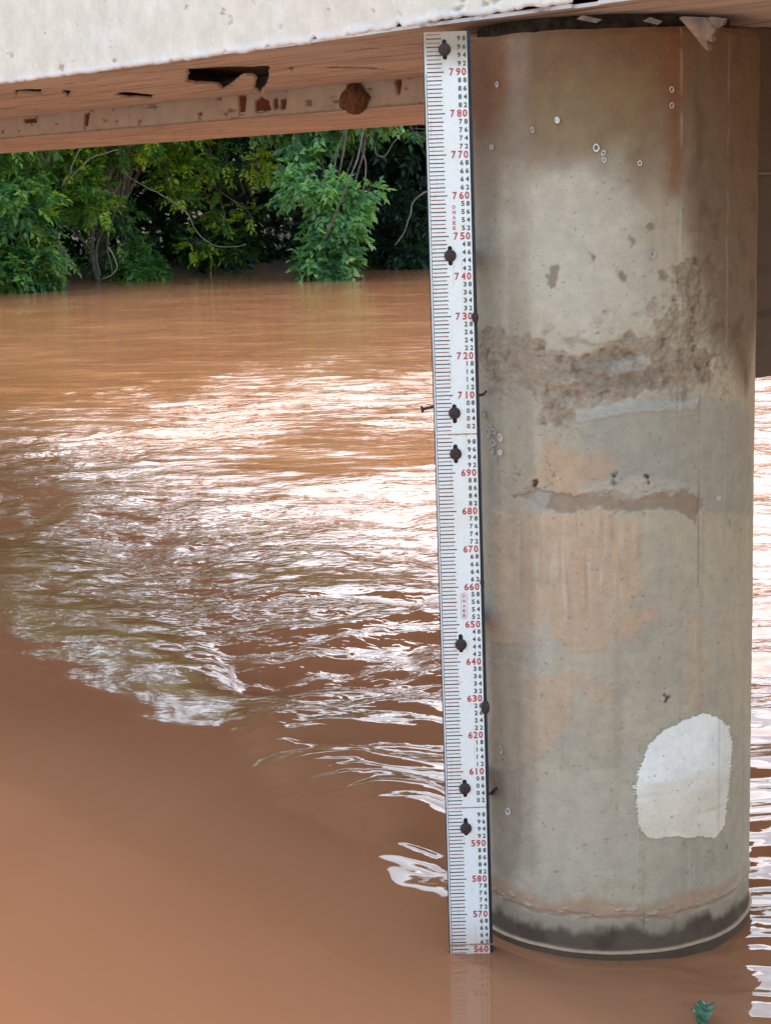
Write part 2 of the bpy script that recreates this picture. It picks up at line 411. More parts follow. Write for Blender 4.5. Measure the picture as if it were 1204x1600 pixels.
    # water piling up a little round the pier and the board
    V = np.stack([X, Y, Z], -1).reshape(-1, 3)
    me = npmesh('river', V, grid_faces(*X.shape), True)
    float_attr(me, 'chop', ((0.10 + 0.75 * sstep(5.8, 8.5, Y)) * amp * (1 - 0.5 * sstep(20, 40, Y))).ravel())
    float_attr(me, 'farchop', (sstep(8, 14, Y) * (0.12 + 0.25 * amp + 0.36 * rough_w * (1 - slick) * active)).ravel())
    o = link('river', me, MAT['water']); tag(o, kind='structure'); return o
build_river()

# ------------------------------------------------------------------ banks
def bank_line(X):      # where the far bank meets the water
    return 46.5 + 0.25 * X + 0.9 * perlin(X * 0.23, X * 0 + 0.5, 3)
def build_far_bank():
    xs = np.linspace(-40, 45, 120); ks = np.array([0, 0.6, 1.5, 3, 7, 11, 15, 20, 40, 80])
    hs = np.array([-0.25, 0.12, 0.35, 0.5, 0.8, 1.6, 4.2, 6.0, 6.5, 7.0])
    V = []
    for k, h in zip(ks, hs):
        y = bank_line(xs) - 0.3 + k
        V.append(np.stack([xs, y, h + 0.25 * perlin(xs * 0.7, xs * 0 + k, 8) * (k > 0)], -1))
    V = np.array(V); me = npmesh('far_bank', V.reshape(-1, 3), grid_faces(*V.shape[:2]), True)
    tag(link('far_bank', me, MAT['soil']), kind='structure')
build_far_bank()
def build_near_bank():
    xs = np.linspace(-25, 25, 60); ys = np.array([2.3, 1.2, 0.3, -1.2, -2.5, -4.5, -7.0, -12, -40])
    hs = np.array([-0.5, 0.1, 0.40, 0.42, 0.5, 0.6, 0.8, 1.0, 1.4])
    V = np.array([np.stack([xs, xs * 0 + y, h + 0.12 * perlin(xs * 0.8, xs * 0 + y, 4)], -1) for y, h in zip(ys, hs)])
    me = npmesh('near_bank', V.reshape(-1, 3), grid_faces(*V.shape[:2])[:, ::-1], True)
    tag(link('near_bank', me, flat_mat('pale_bounce_earth', (0.36, 0.28, 0.20), 0.95, 0.3, 3, bmp=0.5)), kind='structure')  # unseen bank, kept low and pale to let in and bounce light forward
build_near_bank()

# ------------------------------------------------------------------ bridge
bridge = empty('road_bridge', br(3.2, 4.4, ZS))
tag(bridge, 'concrete bridge deck with cream painted edge and torn wooden boards underneath, crossing overhead', 'bridge')
T0, T1 = -7.0, 34.0
NF = 3.055                                # cream outer face
# cream outer face with a chipped lower edge
def cream_face():
    ts = np.concatenate([np.linspace(T0, 1.4, 20)[:-1], np.linspace(1.4, 6.6, 680), np.linspace(6.6, T1, 30)[1:]])
    zs = np.concatenate([np.linspace(0, 0.22, 60), np.linspace(0.22, 1.25, 12)[1:]])
    T, K = np.meshgrid(ts, zs)
    chip = 0.010 * fbm(ts * 7, ts * 0, 71, 6, 0.65) + 0.018 * np.clip(fbm(ts * 2.3, ts * 0 + 3, 75, 5, 0.6), 0, 1)
    near = sstep(3.95, 3.3, ts) * sstep(1.0, 2.6, ts)
    chip = chip + near * (0.012 + 0.02 * np.abs(fbm(ts * 9, ts * 0 + 8, 77, 4)))
    chip += 0.05 * np.clip(fbm(ts * 14, ts * 0 + 2, 79, 3) - 0.22, 0, 1)
    Z = ZS - 0.004 + np.maximum(K, 0) + chip[None, :] * np.clip(1 - K / 0.22, 0, 1)
    rnd = np.clip(1 - K / 0.012, 0, 1)
    nn = NF + 0.006 * rnd**2 + 0.0025 * fbm(T * 3, K * 6, 81, 4)
    scar = 0.9 * sstep(0.40, 0.50, fbm(T * 9 + 4, K * 14, 85, 4)) * sstep(0.16, 0.0, K - 0.04 + 0 * T)
    scar2 = sstep(0.50, 0.58, fbm(T * 11, K * 30 + 9, 87, 4))
    nn = nn + 0.005 * scar
    low = sstep(0.035, 0.0, K + 0.03 * fbm(T * 12, K * 30, 89, 4))
    base = np.array([0.76, 0.685, 0.565])
    C = np.broadcast_to(base, T.shape + (3,)).copy()
    def blend(mask, c): C[:] = C * (1 - mask[..., None]) + np.array(c) * mask[..., None]
    blend(0.35 * sstep(0.0, 0.5, fbm(T * 1.2, K * 3, 91, 4)), (0.76, 0.62, 0.50))
    blend(0.35 * sstep(0.1, 0.5, fbm(T * 2.2 + 9, K * 4, 93, 4)), (0.84, 0.81, 0.76))
    blend(0.8 * low, (0.80, 0.79, 0.80))
    blend(0.75 * scar, (0.36, 0.24, 0.17)); blend(0.8 * scar2, (0.40, 0.27, 0.20))
    blend(0.8 * sstep(0.006, 0.0, K + 0.006 * fbm(T * 20, K, 95, 3)), (0.36, 0.25, 0.19))
    e = np.array(ET); n_ = np.array(EN)
    V = T[..., None] * e + nn[..., None] * n_ + Z[..., None] * np.array([0, 0, 1])
    me = npmesh('edge_face', V.reshape(-1, 3), grid_faces(*T.shape), True)
    color_attr(me, 'pigment', C.reshape(-1, 3))
    link('edge_face', me, MAT['girder_cream'], bridge)
cream_face()
mb = MB(); mb.brbox(T0, T1, NF + 0.012, 4.40, ZS + 0.075, ZS + 1.20); mb.build('front_girder', MAT['dark_concrete'], bridge)
mb = MB(); mb.brbox(T0, T1, 4.46, 5.80, 2.375, ZS + 1.0); mb.build('rear_girder_core', MAT['dark_concrete'], bridge).name = 'rear_girder'
def flare(t): return 7.36 + 0.14 * (t - 6.0)            # unseen far edge of the deck, flared to shape its reflection in the river
mb = MB(); mb.add([br(t, n, z) for z in (2.62, ZS + 1.1) for t, n in ((-1.0, 5.805), (T1, 5.805), (T1, flare(T1)), (-1.0, flare(-1.0)))], [(0,1,2,3),(7,6,5,4),(4,5,1,0),(5,6,2,1),(6,7,3,2),(7,4,0,3)]); mb.build('deck_slab', MAT['dark_concrete'], bridge)

# soffit boards, with the torn places left open
def holed_board(name, t0, t1, n0, n1, z, th, holes, mat, dt=0.014, dn=0.012, seed=0, jag=0.0, tslope=0):
    nt_, nn_ = int((t1 - t0) / dt) + 1, int((n1 - n0) / dn) + 1
    ts = np.linspace(t0, t1, nt_); ns = np.linspace(n0, n1, nn_)
    Tg, Ng = np.meshgrid(ts, ns)
    tc = (Tg[:-1, :-1] + Tg[1:, 1:]) / 2; nc = (Ng[:-1, :-1] + Ng[1:, 1:]) / 2
    keep = np.ones(tc.shape, bool)
    for poly, rough in holes:
        d = poly_dist(tc, nc, poly) + rough * fbm(tc * 5, nc * 14, 101 + seed, 4)
        keep &= d < 0
    if jag:
        e = np.minimum(nc - n0, n1 - nc); keep &= e > jag * np.clip(fbm(tc * 3, nc * 3, 111 + seed, 4) - 0.1, 0, 1)
    zz = z + 0.0035 * fbm(Tg * 1.0, Ng * 20, 121 + seed, 3) + 0.003 * fbm(Tg * 2, Ng * 4, 122 + seed, 2)
    e = np.array(ET); n_ = np.array(EN); k = np.array([0, 0, 1])
    B = (Tg[..., None] * e + Ng[..., None] * n_ + zz[..., None] * k).reshape(-1, 3)
    U = B + np.array([0, 0, th])
    F = grid_faces(nn_, nt_).reshape(nn_ - 1, nt_ - 1, 4)
    nv = len(B); faces = [F[keep], F[keep][:, ::-1] + nv]
    pad = np.pad(keep, 1)
    # walls round every opening and the rim
    for (di, dj), (a, b_) in {(-1, 0): (1, 0), (1, 0): (3, 2), (0, -1): (0, 3), (0, 1): (2, 1)}.items():
        nb = pad[1 + di:1 + di + keep.shape[0], 1 + dj:1 + dj + keep.shape[1]]
        w = F[keep & ~nb]
        faces.append(np.stack([w[:, a], w[:, b_], w[:, b_] + nv, w[:, a] + nv], -1))
    me = npmesh(name, np.concatenate([B, U]), np.concatenate(faces), False)
    return link(name, me, mat, bridge)
def soff(X, Y):
    p = at_z(X, Y, ZS); return (p.dot(ET), p.dot(EN))
hole_list = [([soff(*q) for q in ((292, 107), (350, 104), (426, 102), (421, 132), (408, 146), (396, 140), (399, 122), (385, 117), (366, 134), (350, 141), (338, 134), (306, 132), (290, 127))], 0.010),
             ([soff(*q) for q in ((190, 145), (245, 149), (240, 155), (205, 154), (175, 150))], 0.012),
             ([soff(*q) for q in ((22, 140), (68, 139), (70, 152), (62, 146), (32, 145), (24, 156))], 0.012),
             ([soff(*q) for q in ((95, 141), (118, 142), (106, 153))], 0.008),
             ([soff(*q) for q in ((450, 105), (462, 104), (457, 114))], 0.008),
             ([soff(*q) for q in ((490, 106), (560, 106), (620, 111), (560, 109), (500, 108))], 0.012)]
holed_board('formwork_board', 0.3, 11.0, NF + 0.005, 3.72, ZS, 0.009, hole_list, MAT['board'], seed=1, jag=0.03)
holed_board('formwork_board', 0.3, 11.0, 3.724, 4.395, ZS + 0.003, 0.009, hole_list, MAT['board'], seed=2, jag=0.02)
for n0, n1 in ((NF + 0.012, 3.72), (3.724, 4.395)):
    mb = MB(); mb.brbox(11.0, T1, n0, n1, ZS, ZS + 0.03); mb.build('formwork_board', MAT['board'], bridge)
    mb = MB(); mb.brbox(T0, 0.296, n0, n1, ZS, ZS + 0.03); mb.build('formwork_board', MAT['board'], bridge)
ZR = 2.343
holed_board('formwork_board', 3.0, 14.0, 4.42, 5.10, ZR, 0.028, [], MAT['board'], 0.03, 0.03, 3, 0.02)
holed_board('formwork_board', 3.0, 14.0, 5.105, 5.80, ZR + 0.002, 0.028, [], MAT['board'], 0.03, 0.03, 4, 0.02)
# stained face of the rear girder
def rear_face():
    ts = np.concatenate([np.linspace(T0, 4.6, 30)[:-1], np.linspace(4.6, 9.2, 560), np.linspace(9.2, T1, 30)[1:]])
    zs = np.linspace(ZR + 0.001, ZS + 0.07, 30)
    T, Zg = np.meshgrid(ts, zs)
    n0 = 4.412
    def face(X, Y): p = at_n(X, Y, n0); return (p.dot(ET), p.z)
    C = np.broadcast_to(np.array([0.50, 0.485, 0.475]), T.shape + (3,)).copy()
    nn = n0 + 0.003 * fbm(T * 5, Zg * 12, 131, 4)
    def blend(mask, c): C[:] = C * (1 - mask[..., None]) + np.array(c) * mask[..., None]
    blend(0.6 * sstep(-0.1, 0.4, fbm(T * 2, Zg * 6, 133, 4)), (0.56, 0.49, 0.44))
    blend(0.5 * sstep(0.1, 0.5, fbm(T * 4, Zg * 10, 135, 4)), (0.38, 0.37, 0.365))
    rust = [((372, 149), (385, 148), (382, 178), (372, 181)), ((397, 156), (408, 150), (420, 158), (423, 172), (410, 176), (398, 176)),
            ((426, 155), (433, 152), (434, 170), (427, 172)), ((437, 154), (447, 152), (446, 170), (437, 172)),
            ((614, 125), (627, 122), (625, 145), (620, 148)), ((130, 178), (140, 174), (137, 200), (131, 203)), ((307, 176), (316, 174), (312, 190)),
            ((346, 176), (356, 174), (355, 182)), ((36, 186), (57, 184), (58, 192), (40, 193))]
    for poly in rust:
        pl = [face(*q) for q in poly]
        d = poly_dist(T, Zg, pl) + 0.006 * fbm(T * 30, Zg * 30, 137, 3)
        mk = sstep(-0.002, 0.005, d); blend(mk, (0.15, 0.050, 0.030)); nn = nn + 0.010 * mk
    pits = sstep(0.36, 0.46, fbm(T * 9, Zg * 22, 139, 3)); blend(0.7 * pits, (0.13, 0.085, 0.065)); nn = nn + 0.006 * pits
    low = sstep(0.012, 0.0, Zg - ZR - 0.012 * np.clip(fbm(T * 8, Zg * 0, 141, 4), 0, 1)); blend(0.7 * low, (0.15, 0.09, 0.07))
    e = np.array(ET); n_ = np.array(EN)
    V = T[..., None] * e + nn[..., None] * n_ + Zg[..., None] * np.array([0, 0, 1])
    me = npmesh('girder_face', V.reshape(-1, 3), grid_faces(*T.shape), True); color_attr(me, 'pigment', C.reshape(-1, 3))
    link('girder_face', me, MAT['girder_raw'], bridge)
    return face
face_pt = rear_face()
# crossbeam that ties this pier to the next one
def crossbeam():
    ns = np.linspace(3.75, 9.0, 120); zs = np.linspace(1.478, ZS, 60)
    Ng, Zg = np.meshgrid(ns, zs)
    tc = PIER[0] * ET.x + PIER[1] * ET.y
    C = np.broadcast_to(np.array([0.115, 0.078, 0.058]), Ng.shape + (3,)).copy()
    def blend(mask, c): C[:] = C * (1 - mask[..., None]) + np.array(c) * mask[..., None]
    blend(0.6 * sstep(0.0, 0.4, fbm(Ng * 3, Zg * 4, 151, 4)), (0.075, 0.050, 0.038))
    seam = np.zeros_like(Zg)
    for zz in (1.78, 1.66, 2.05): seam = np.maximum(seam, sstep(0.012, 0.0, np.abs(Zg - zz)))
    blend(0.7 * seam, (0.04, 0.03, 0.025))
    F = grid_faces(*Ng.shape)
    tt = tc - 0.15 + 0.003 * fbm(Ng * 5, Zg * 5, 153, 3) + 0.006 * seam
    A = tt[..., None] * np.array(ET) + Ng[..., None] * np.array(EN) + Zg[..., None] * np.array([0, 0, 1])
    me = npmesh('beam_face', A.reshape(-1, 3), F, True); color_attr(me, 'pigment', C.reshape(-1, 3))
    link('beam_face', me, MAT['girder_raw'], bridge)
    mb = MB(); mb.brbox(tc - 0.145, tc + 0.15, 3.75, 9.0, 1.48, ZS - 0.002); mb.build('crossbeam', MAT['dark_concrete'], bridge)
crossbeam()
# splintered board ends over the pier
def splinter(pts, n, th, name='splintered_end'):
    P = [at_n(x, y, n) for x, y in pts]; back = EN * th
    k = len(P); vs = P + [p + back + Vector((0, 0, 0.004)) for p in P]
    fs = [tuple(range(k))[::-1], tuple(range(k, 2 * k))] + [(i, (i + 1) % k, k + (i + 1) % k, k + i) for i in range(k)]
    me = pymesh(name, vs, fs); return link(name, me, MAT['splinter'], bridge)
splinter([(1060, 28), (1100, 30), (1117, 48), (1110, 56), (1112, 66), (1103, 63), (1105, 80), (1096, 72), (1086, 58), (1074, 44)], 3.045, 0.014)
splinter([(1105, 28), (1130, 32), (1127, 41), (1119, 45), (1108, 36)], 3.05, 0.012)
splinter([(1010, 29), (1030, 36), (1027, 39), (1003, 33)], 3.05, 0.010)
splinter([(905, 26), (935, 33), (931, 36), (900, 30)], 3.05, 0.010)
mb = MB(); rr = random.Random(4)

# mud nest hanging on the rear girder
def mud_nest():
    c = at_n(555, 152, 4.40); rng = np.random.default_rng(3)
    th, ph = np.meshgrid(np.linspace(0, 2 * np.pi, 28, endpoint=False), np.linspace(0.0, np.pi, 16))
    x = np.cos(th) * np.sin(ph); y = np.sin(th) * np.sin(ph); z = np.cos(ph)
    r = 1 + 0.25 * fbm(th * 1.2 + 5, ph * 2.2, 7, 3) + 0.12 * np.cos(th * 9) * np.sin(ph)
    wdt = np.where(z > 0, 1 - 0.65 * z, 1.0)
    V = np.stack([x * r * 0.075 * wdt, y * r * 0.05 * wdt, z * r * 0.062], -1).reshape(-1, 3)
    me = npmesh('mud_nest', V, grid_faces(*x.shape, wrap=True), True)
    o = link('mud_nest', me, flat_mat('brown_mud_nest', (0.17, 0.085, 0.05), 0.95, 0.5, 60, bmp=0.8)); o.location = c; o.rotation_euler[2] = BR
    tag(o, 'brown lumpy insect nest stuck to the rear girder face under the bridge', 'nest')
mud_nest()

# ------------------------------------------------------------------ pier
pier = empty('concrete_pier', (PIER[0], PIER[1], 0))
tag(pier, 'round concrete bridge pier with patched plaster and white paint patch, in the river', 'pier')
def build_pier():
    A = np.radians(np.concatenate([np.linspace(-118, 102, 430), np.linspace(102, 242, 40)[1:-1]]))
    zs = np.concatenate([np.linspace(-0.6, -0.02, 6)[:-1], np.linspace(-0.02, 0.14, 90)[:-1], np.linspace(0.14, 2.402, 900)])
    TH, Z = np.meshgrid(A, zs)
    S = np.degrees(TH) * math.pi / 180 * PIER_R                      # arc length in metres
    def P(pts): return [(math.radians(a) * PIER_R, z) for a, z in (on_pier(*q) for q in pts)]
    C = np.zeros(TH.shape + (3,)); C[:] = (0.47, 0.405, 0.308)
    D = np.zeros(TH.shape)
    def blend(mask, c): C[:] = C * (1 - mask[..., None]) + np.array(c) * mask[..., None]
    def area(pts, rough, freq, soft=0.004, seed=0):
        d = poly_dist(S, Z, P(pts)) + rough * fbm(S * freq, Z * freq, 200 + seed, 5, 0.6)
        return sstep(-soft, soft, d)
    # broad tone drift of the cast concrete and vertical run marks
    blend(0.6 * sstep(-0.2, 0.5, fbm(S * 4, Z * 2.2, 161, 4)), (0.36, 0.325, 0.265))
    blend(0.45 * sstep(0.0, 0.5, fbm(S * 5 + 7, Z * 3, 163, 4)), (0.44, 0.40, 0.34))
    run = fbm(S * 26, Z * 1.1, 165, 4); blend(0.30 * sstep(0.0, 0.5, run), (0.31, 0.265, 0.205))
    blend(0.28 * sstep(0.1, 0.5, fbm(S * 40 + 5, Z * 1.6, 166, 4)), (0.47, 0.43, 0.37))
    # damp brown wash below the girder
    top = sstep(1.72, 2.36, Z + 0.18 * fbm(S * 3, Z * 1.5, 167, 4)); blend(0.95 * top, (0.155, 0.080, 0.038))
    rustl = area([(738, 40), (800, 45), (812, 120), (770, 190), (745, 230), (735, 150)], 0.05, 7, 0.04, 1); blend(0.8 * rustl, (0.20, 0.080, 0.036))
    rustr = area([(1038, 40), (1075, 40), (1068, 220), (1055, 300), (1042, 310), (1040, 200)], 0.035, 9, 0.03, 2); blend(0.75 * rustr, (0.20, 0.075, 0.030))
    dkr = area([(1066, 30), (1210, 30), (1200, 480), (1165, 610), (1105, 520), (1075, 330)], 0.05, 6, 0.05, 3); blend(0.85 * dkr, (0.150, 0.096, 0.060)); D += 0.004 * dkr * fbm(S * 20, Z * 12, 204, 4); blend(0.5 * dkr * sstep(0.1, 0.4, fbm(S * 18, Z * 10, 205, 4)), (0.10, 0.065, 0.042))  # right side: girder's deep shade painted as dark brown, with rough mottling
    pale = area([(800, 260), (960, 250), (1000, 330), (1010, 500), (860, 530), (800, 470)], 0.08, 5, 0.06, 4); blend(0.75 * pale, (0.53, 0.49, 0.41))
    ygr = area([(820, 120), (1010, 110), (1030, 250), (900, 240), (830, 210)], 0.06, 5, 0.05, 5); blend(0.25 * ygr, (0.30, 0.235, 0.11))
    # rough, broken plaster across the middle
    r1 = area([(745, 520), (820, 515), (850, 535), (862, 558), (905, 555), (960, 538), (1015, 515), (1052, 470), (1062, 420), (1090, 415), (1110, 470), (1100, 540), (1108, 600), (1060, 615), (1000, 622), (955, 632), (918, 640), (888, 668), (868, 655), (830, 630), (800, 600), (745, 585)], 0.075, 13, 0.007, 6)
    r0 = area([(800, 520), (870, 500), (960, 485), (1030, 440), (1060, 400), (1130, 390), (1165, 470), (1160, 590), (1100, 620), (900, 660), (830, 640), (745, 610), (745, 520)], 0.10, 9, 0.03, 60)
    rt = fbm(S * 34, Z * 34, 171, 5, 0.62); gouge = np.clip(rt, -1, 1)
    lgv = fbm(S * 9, Z * 12, 172, 4)
    vary = sstep(-0.35, 0.25, lgv + 0.2)
    leftsoft = sstep(-0.30, -0.12, S)          # at the left the patch is only stained, not broken
    blend(0.5 * r0 * sstep(0.0, 0.35, fbm(S * 22, Z * 30, 174, 4)), (0.25, 0.19, 0.14)); D += r0 * 0.0022 * gouge
    blend((0.50 + 0.30 * vary) * r1, (0.305, 0.235, 0.170)); blend(r1 * 0.65 * sstep(0.08, 0.42, gouge), (0.43, 0.375, 0.305)); blend(r1 * 0.7 * sstep(-0.08, -0.38, gouge), (0.15, 0.105, 0.075))
    blend(r1 * 0.6 * sstep(0.15, 0.45, lgv), (0.36, 0.31, 0.25)); blend(r1 * 0.45 * sstep(0.1, 0.4, fbm(S * 14 + 3, Z * 10, 178, 4)), (0.36, 0.23, 0.155))
    D += r1 * (0.35 + 0.65 * leftsoft) * (-0.003 + 0.010 * gouge + 0.006 * lgv)
    r1b = area([(960, 566), (1010, 555), (1015, 570), (985, 585), (950, 590)], 0.02, 20, 0.004, 7); blend(0.8 * r1b, (0.45, 0.43, 0.38)); D += r1b * 0.004
    gl = area([(895, 560), (960, 540), (1000, 560), (1050, 590), (930, 612), (900, 600)], 0.03, 18, 0.006, 8); blend(0.4 * gl, (0.20, 0.165, 0.13)); D -= gl * 0.004
    r3 = area([(1030, 420), (1085, 400), (1120, 470), (1150, 560), (1100, 590), (1060, 560), (1075, 500)], 0.06, 14, 0.010, 9)
    blend(0.7 * r3 * sstep(-0.1, 0.3, gouge), (0.22, 0.165, 0.12)); D += r3 * 0.006 * gouge
    # smooth blue-grey patch and its orange left part
    bl = area([(930, 640), (1000, 622), (1095, 618), (1170, 640), (1172, 800), (1100, 800), (1000, 745), (960, 760), (900, 740), (905, 690)], 0.025, 12, 0.010, 10)
    blend(0.75 * bl, (0.345, 0.330, 0.285)); D += bl * 0.001
    blw = area([(900, 642), (1000, 626), (1090, 624), (1085, 638), (985, 645), (930, 655), (900, 660)], 0.010, 30, 0.004, 11); blend(0.6 * blw, (0.44, 0.44, 0.41)); D += 0.003 * blw
    orr = area([(850, 705), (920, 690), (945, 720), (925, 755), (860, 765), (825, 760)], 0.085, 9, 0.022, 12); blend(0.62 * orr, (0.52, 0.335, 0.215))
    # brown stripe and pale crumbs under it
    st = area([(800, 775), (835, 762), (872, 770), (905, 775), (940, 768), (1000, 778), (1040, 766), (1075, 766), (1097, 790), (1088, 820), (1070, 808), (1050, 795), (1000, 798), (960, 800), (930, 796), (880, 803), (850, 795)], 0.022, 24, 0.004, 13)
    blend(0.85 * st, (0.30, 0.220, 0.160)); D += st * (-0.004 + 0.004 * gouge)
    crumbs = area([(905, 755), (1000, 745), (1080, 752), (1085, 768), (1000, 776), (905, 772)], 0.03, 26, 0.005, 14); blend(0.6 * crumbs, (0.44, 0.41, 0.355)); D += crumbs * 0.004 * gouge
    greyl = area([(825, 770), (862, 765), (855, 790), (835, 800), (825, 795)], 0.015, 30, 0.004, 15); blend(0.7 * greyl, (0.40, 0.385, 0.36))
    # tan skim coat in the lower half
    for pts, w, sd in (([(770, 800), (850, 800), (930, 800), (1005, 812), (1000, 900), (965, 985), (955, 1015), (925, 1020), (860, 1005), (800, 1010), (770, 1000)], 0.72, 16),
                       ([(768, 1020), (830, 1050), (900, 1050), (890, 1120), (850, 1170), (830, 1200), (768, 1205)], 0.50, 17),
                       ([(960, 985), (985, 960), (1025, 935), (1035, 945), (1030, 965), (990, 985), (965, 1010)], 0.75, 18),
                       ([(910, 1055), (955, 1065), (965, 1100), (920, 1105)], 0.5, 19),
                       ([(1070, 960), (1100, 950), (1105, 1110), (1075, 1110)], 0.35, 20)):
        mk = area(pts, 0.04, 11, 0.008, sd); blend(w * mk * (0.75 + 0.35 * fbm(S * 14, Z * 6, 400 + sd, 4)), (0.56, 0.365, 0.240)); D += 0.0016 * mk
    tanrub = area([(800, 810), (930, 805), (1000, 820), (985, 930), (900, 960), (800, 930)], 0.08, 8, 0.03, 21)
    blend(0.75 * tanrub * sstep(0.0, 0.35, fbm(S * 55, Z * 5, 173, 4)), (0.56, 0.46, 0.36)); blend(0.5 * tanrub * sstep(0.1, 0.4, fbm(S * 45 + 8, Z * 4, 179, 4)), (0.40, 0.27, 0.18))
    wh = area([(812, 985), (850, 970), (870, 1010), (850, 1040), (815, 1035)], 0.05, 12, 0.02, 22); blend(0.6 * wh, (0.47, 0.45, 0.40))
    lg = area([(840, 1200), (960, 1195), (1000, 1250), (1000, 1380), (850, 1370), (810, 1280)], 0.06, 7, 0.03, 23); blend(0.6 * lg, (0.50, 0.45, 0.365))
    # lower left edge kept brown by the run-off
    ls = area([(766, 1000), (815, 1010), (818, 1200), (812, 1370), (768, 1390)], 0.02, 10, 0.012, 24); blend(0.45 * ls, (0.285, 0.215, 0.155))
    strip = area([(792, 60), (822, 60), (828, 500), (835, 900), (838, 1360), (800, 1360), (795, 800)], 0.012, 4, 0.022, 27)  # long stripe: a form facet's light and dark painted as colour
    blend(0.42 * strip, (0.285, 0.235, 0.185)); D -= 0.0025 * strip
    # thin formwork lines
    for a0, za, zb, w in ((on_pier(1093, 600)[0], 1.0, 2.0, 0.5), (on_pier(1064, 60)[0], 1.45, 2.4, 0.4), (on_pier(1135, 300)[0], 0.9, 2.4, 0.35), (on_pier(997, 1300)[0], 0.2, 0.6, 0.3), (on_pier(808, 1400)[0], 0.05, 0.7, 0.35), (on_pier(1005, 1430)[0], 0.03, 0.13, 0.9), (on_pier(1085, 1200)[0], 0.1, 0.9, 0.3)):
        sc = math.radians(a0) * PIER_R + 0.002 * fbm(Z * 7, Z * 0 + a0, 175, 3)
        band = sstep(0.0035, 0.0008, np.abs(S - sc)) * (Z > za) * (Z < zb) * sstep(-0.35, 0.1, fbm(Z * 9, Z * 0 + a0, 176, 2))
        D += 0.0035 * band * (1 if w < 0.45 else -1); blend(w * band, (0.22, 0.17, 0.13) if w > 0.45 else (0.46, 0.43, 0.38))
        step = sstep(0, 0.01, S - sc) * sstep(0.10, 0.0, S - sc) * (Z > za) * (Z < zb); D += 0.0012 * step
    crk = np.abs(fbm(S * 7, Z * 9, 177, 4)); crz = area([(745, 735), (840, 720), (905, 640), (900, 700), (850, 790), (745, 800)], 0.03, 8, 0.02, 25)
    blend(0.7 * crz * sstep(0.018, 0.004, crk), (0.17, 0.125, 0.09))
    hz = area([(1110, 600), (1176, 598), (1176, 640), (1095, 640)], 0.01, 8, 0.01, 26); blend(0.5 * hz * sstep(0.02, 0.006, crk), (0.20, 0.16, 0.125))
    # dark blotches
    for i, pts in enumerate(([(856, 418), (872, 415), (870, 436), (862, 452), (852, 448)], [(962, 424), (972, 424), (982, 440), (975, 446)], [(1012, 348), (1024, 348), (1022, 360), (1014, 360)],
                ([(984, 370), (992, 372), (992, 384), (986, 382)]), [(920, 395), (930, 402), (926, 405)], [(1028, 424), (1045, 426), (1042, 436), (1030, 436)], [(957, 742), (964, 740), (960, 755), (955, 756)], [(1008, 745), (1014, 744), (1012, 754)], [(832, 752), (838, 752), (838, 760), (831, 760)], [(1036, 1085), (1045, 1088), (1040, 1096)])):
        mk = area(pts, 0.016, 45, 0.004, 30 + i); blend((0.75 if i < 6 else 0.95) * mk, (0.19, 0.145, 0.105) if i < 6 else (0.05, 0.04, 0.03)); D -= (0.0015 if i < 6 else 0.005) * mk
    # scattered scratches, pits and crumbs
    sp = fbm(S * 70, Z * 70, 181, 3); blend(0.55 * sstep(0.42, 0.52, sp), (0.20, 0.155, 0.115)); D -= 0.0014 * sstep(0.42, 0.55, sp)
    sp2 = fbm(S * 55 + 4, Z * 55, 183, 3); blend(0.45 * sstep(0.48, 0.58, sp2) * sstep(1.9, 1.5, Z), (0.52, 0.48, 0.41))
    sc1 = np.abs(fbm(S * 22 + 2, Z * 60, 184, 3)); blend(0.55 * sstep(0.010, 0.002, sc1) * sstep(0.15, 0.4, fbm(S * 7, Z * 9, 186, 3)), (0.19, 0.145, 0.105))
    # band of old mud, the tide line and the wet foot
    wz = Z + 0.012 * fbm(S * 5, Z * 2, 185, 4)
    band = sstep(0.112, 0.124, wz + 0.010 * fbm(S * 22, Z * 22, 201, 4)) * sstep(0.185, 0.155, wz + 0.05 * fbm(S * 4 + 2, Z * 4, 187, 4))
    band = band * sstep(-0.30, 0.15, fbm(S * 4 + 6, Z * 6, 202, 4) + 0.25 - 1.2 * np.clip(S, -0.2, 0.3)); blend(0.72 * band, (0.42, 0.255, 0.165)); D += band * 0.0025
    cr2 = sstep(0.15, 0.35, fbm(S * 28, Z * 45, 203, 4)) * sstep(0.03, 0.008, np.abs(wz - 0.128)); blend(0.5 * cr2, (0.52, 0.42, 0.32)); D += 0.004 * cr2
    ridge = sstep(0.008, 0.0, np.abs(wz - 0.123)); blend(0.35 * ridge, (0.20, 0.13, 0.09)); D -= 0.002 * ridge * sstep(-0.2, 0.2, fbm(S * 14, Z, 188, 2))
    blend(0.55 * sstep(0.135, 0.09, wz), (0.285, 0.215, 0.155))
    wet = sstep(0.090, 0.058, Z + 0.05 * np.clip(fbm(S * 6, Z * 4, 189, 5), -0.5, 0.25) + 0.012 * fbm(S * 30, Z * 20, 198, 3)); blend(0.93 * wet * (0.88 + 0.12 * sstep(-0.3, 0.2, fbm(S * 9, Z * 9, 190, 4))), (0.072, 0.048, 0.032))
    lipz = 0.019 + 0.0012 * fbm(S * 10, Z * 0, 191, 3)
    lip = np.exp(-((Z - lipz) / 0.0050)**2); D += 0.009 * lip; blend(np.clip(1.1 * np.exp(-((Z - lipz - 0.0015) / 0.0042)**4), 0, 1) * (0.75 + 0.25 * fbm(S * 30, Z, 192, 3)), (0.58, 0.39, 0.25))
    foot = sstep(0.013, 0.009, Z); D += 0.004 * foot; blend(foot * 0.85, (0.10, 0.065, 0.045))
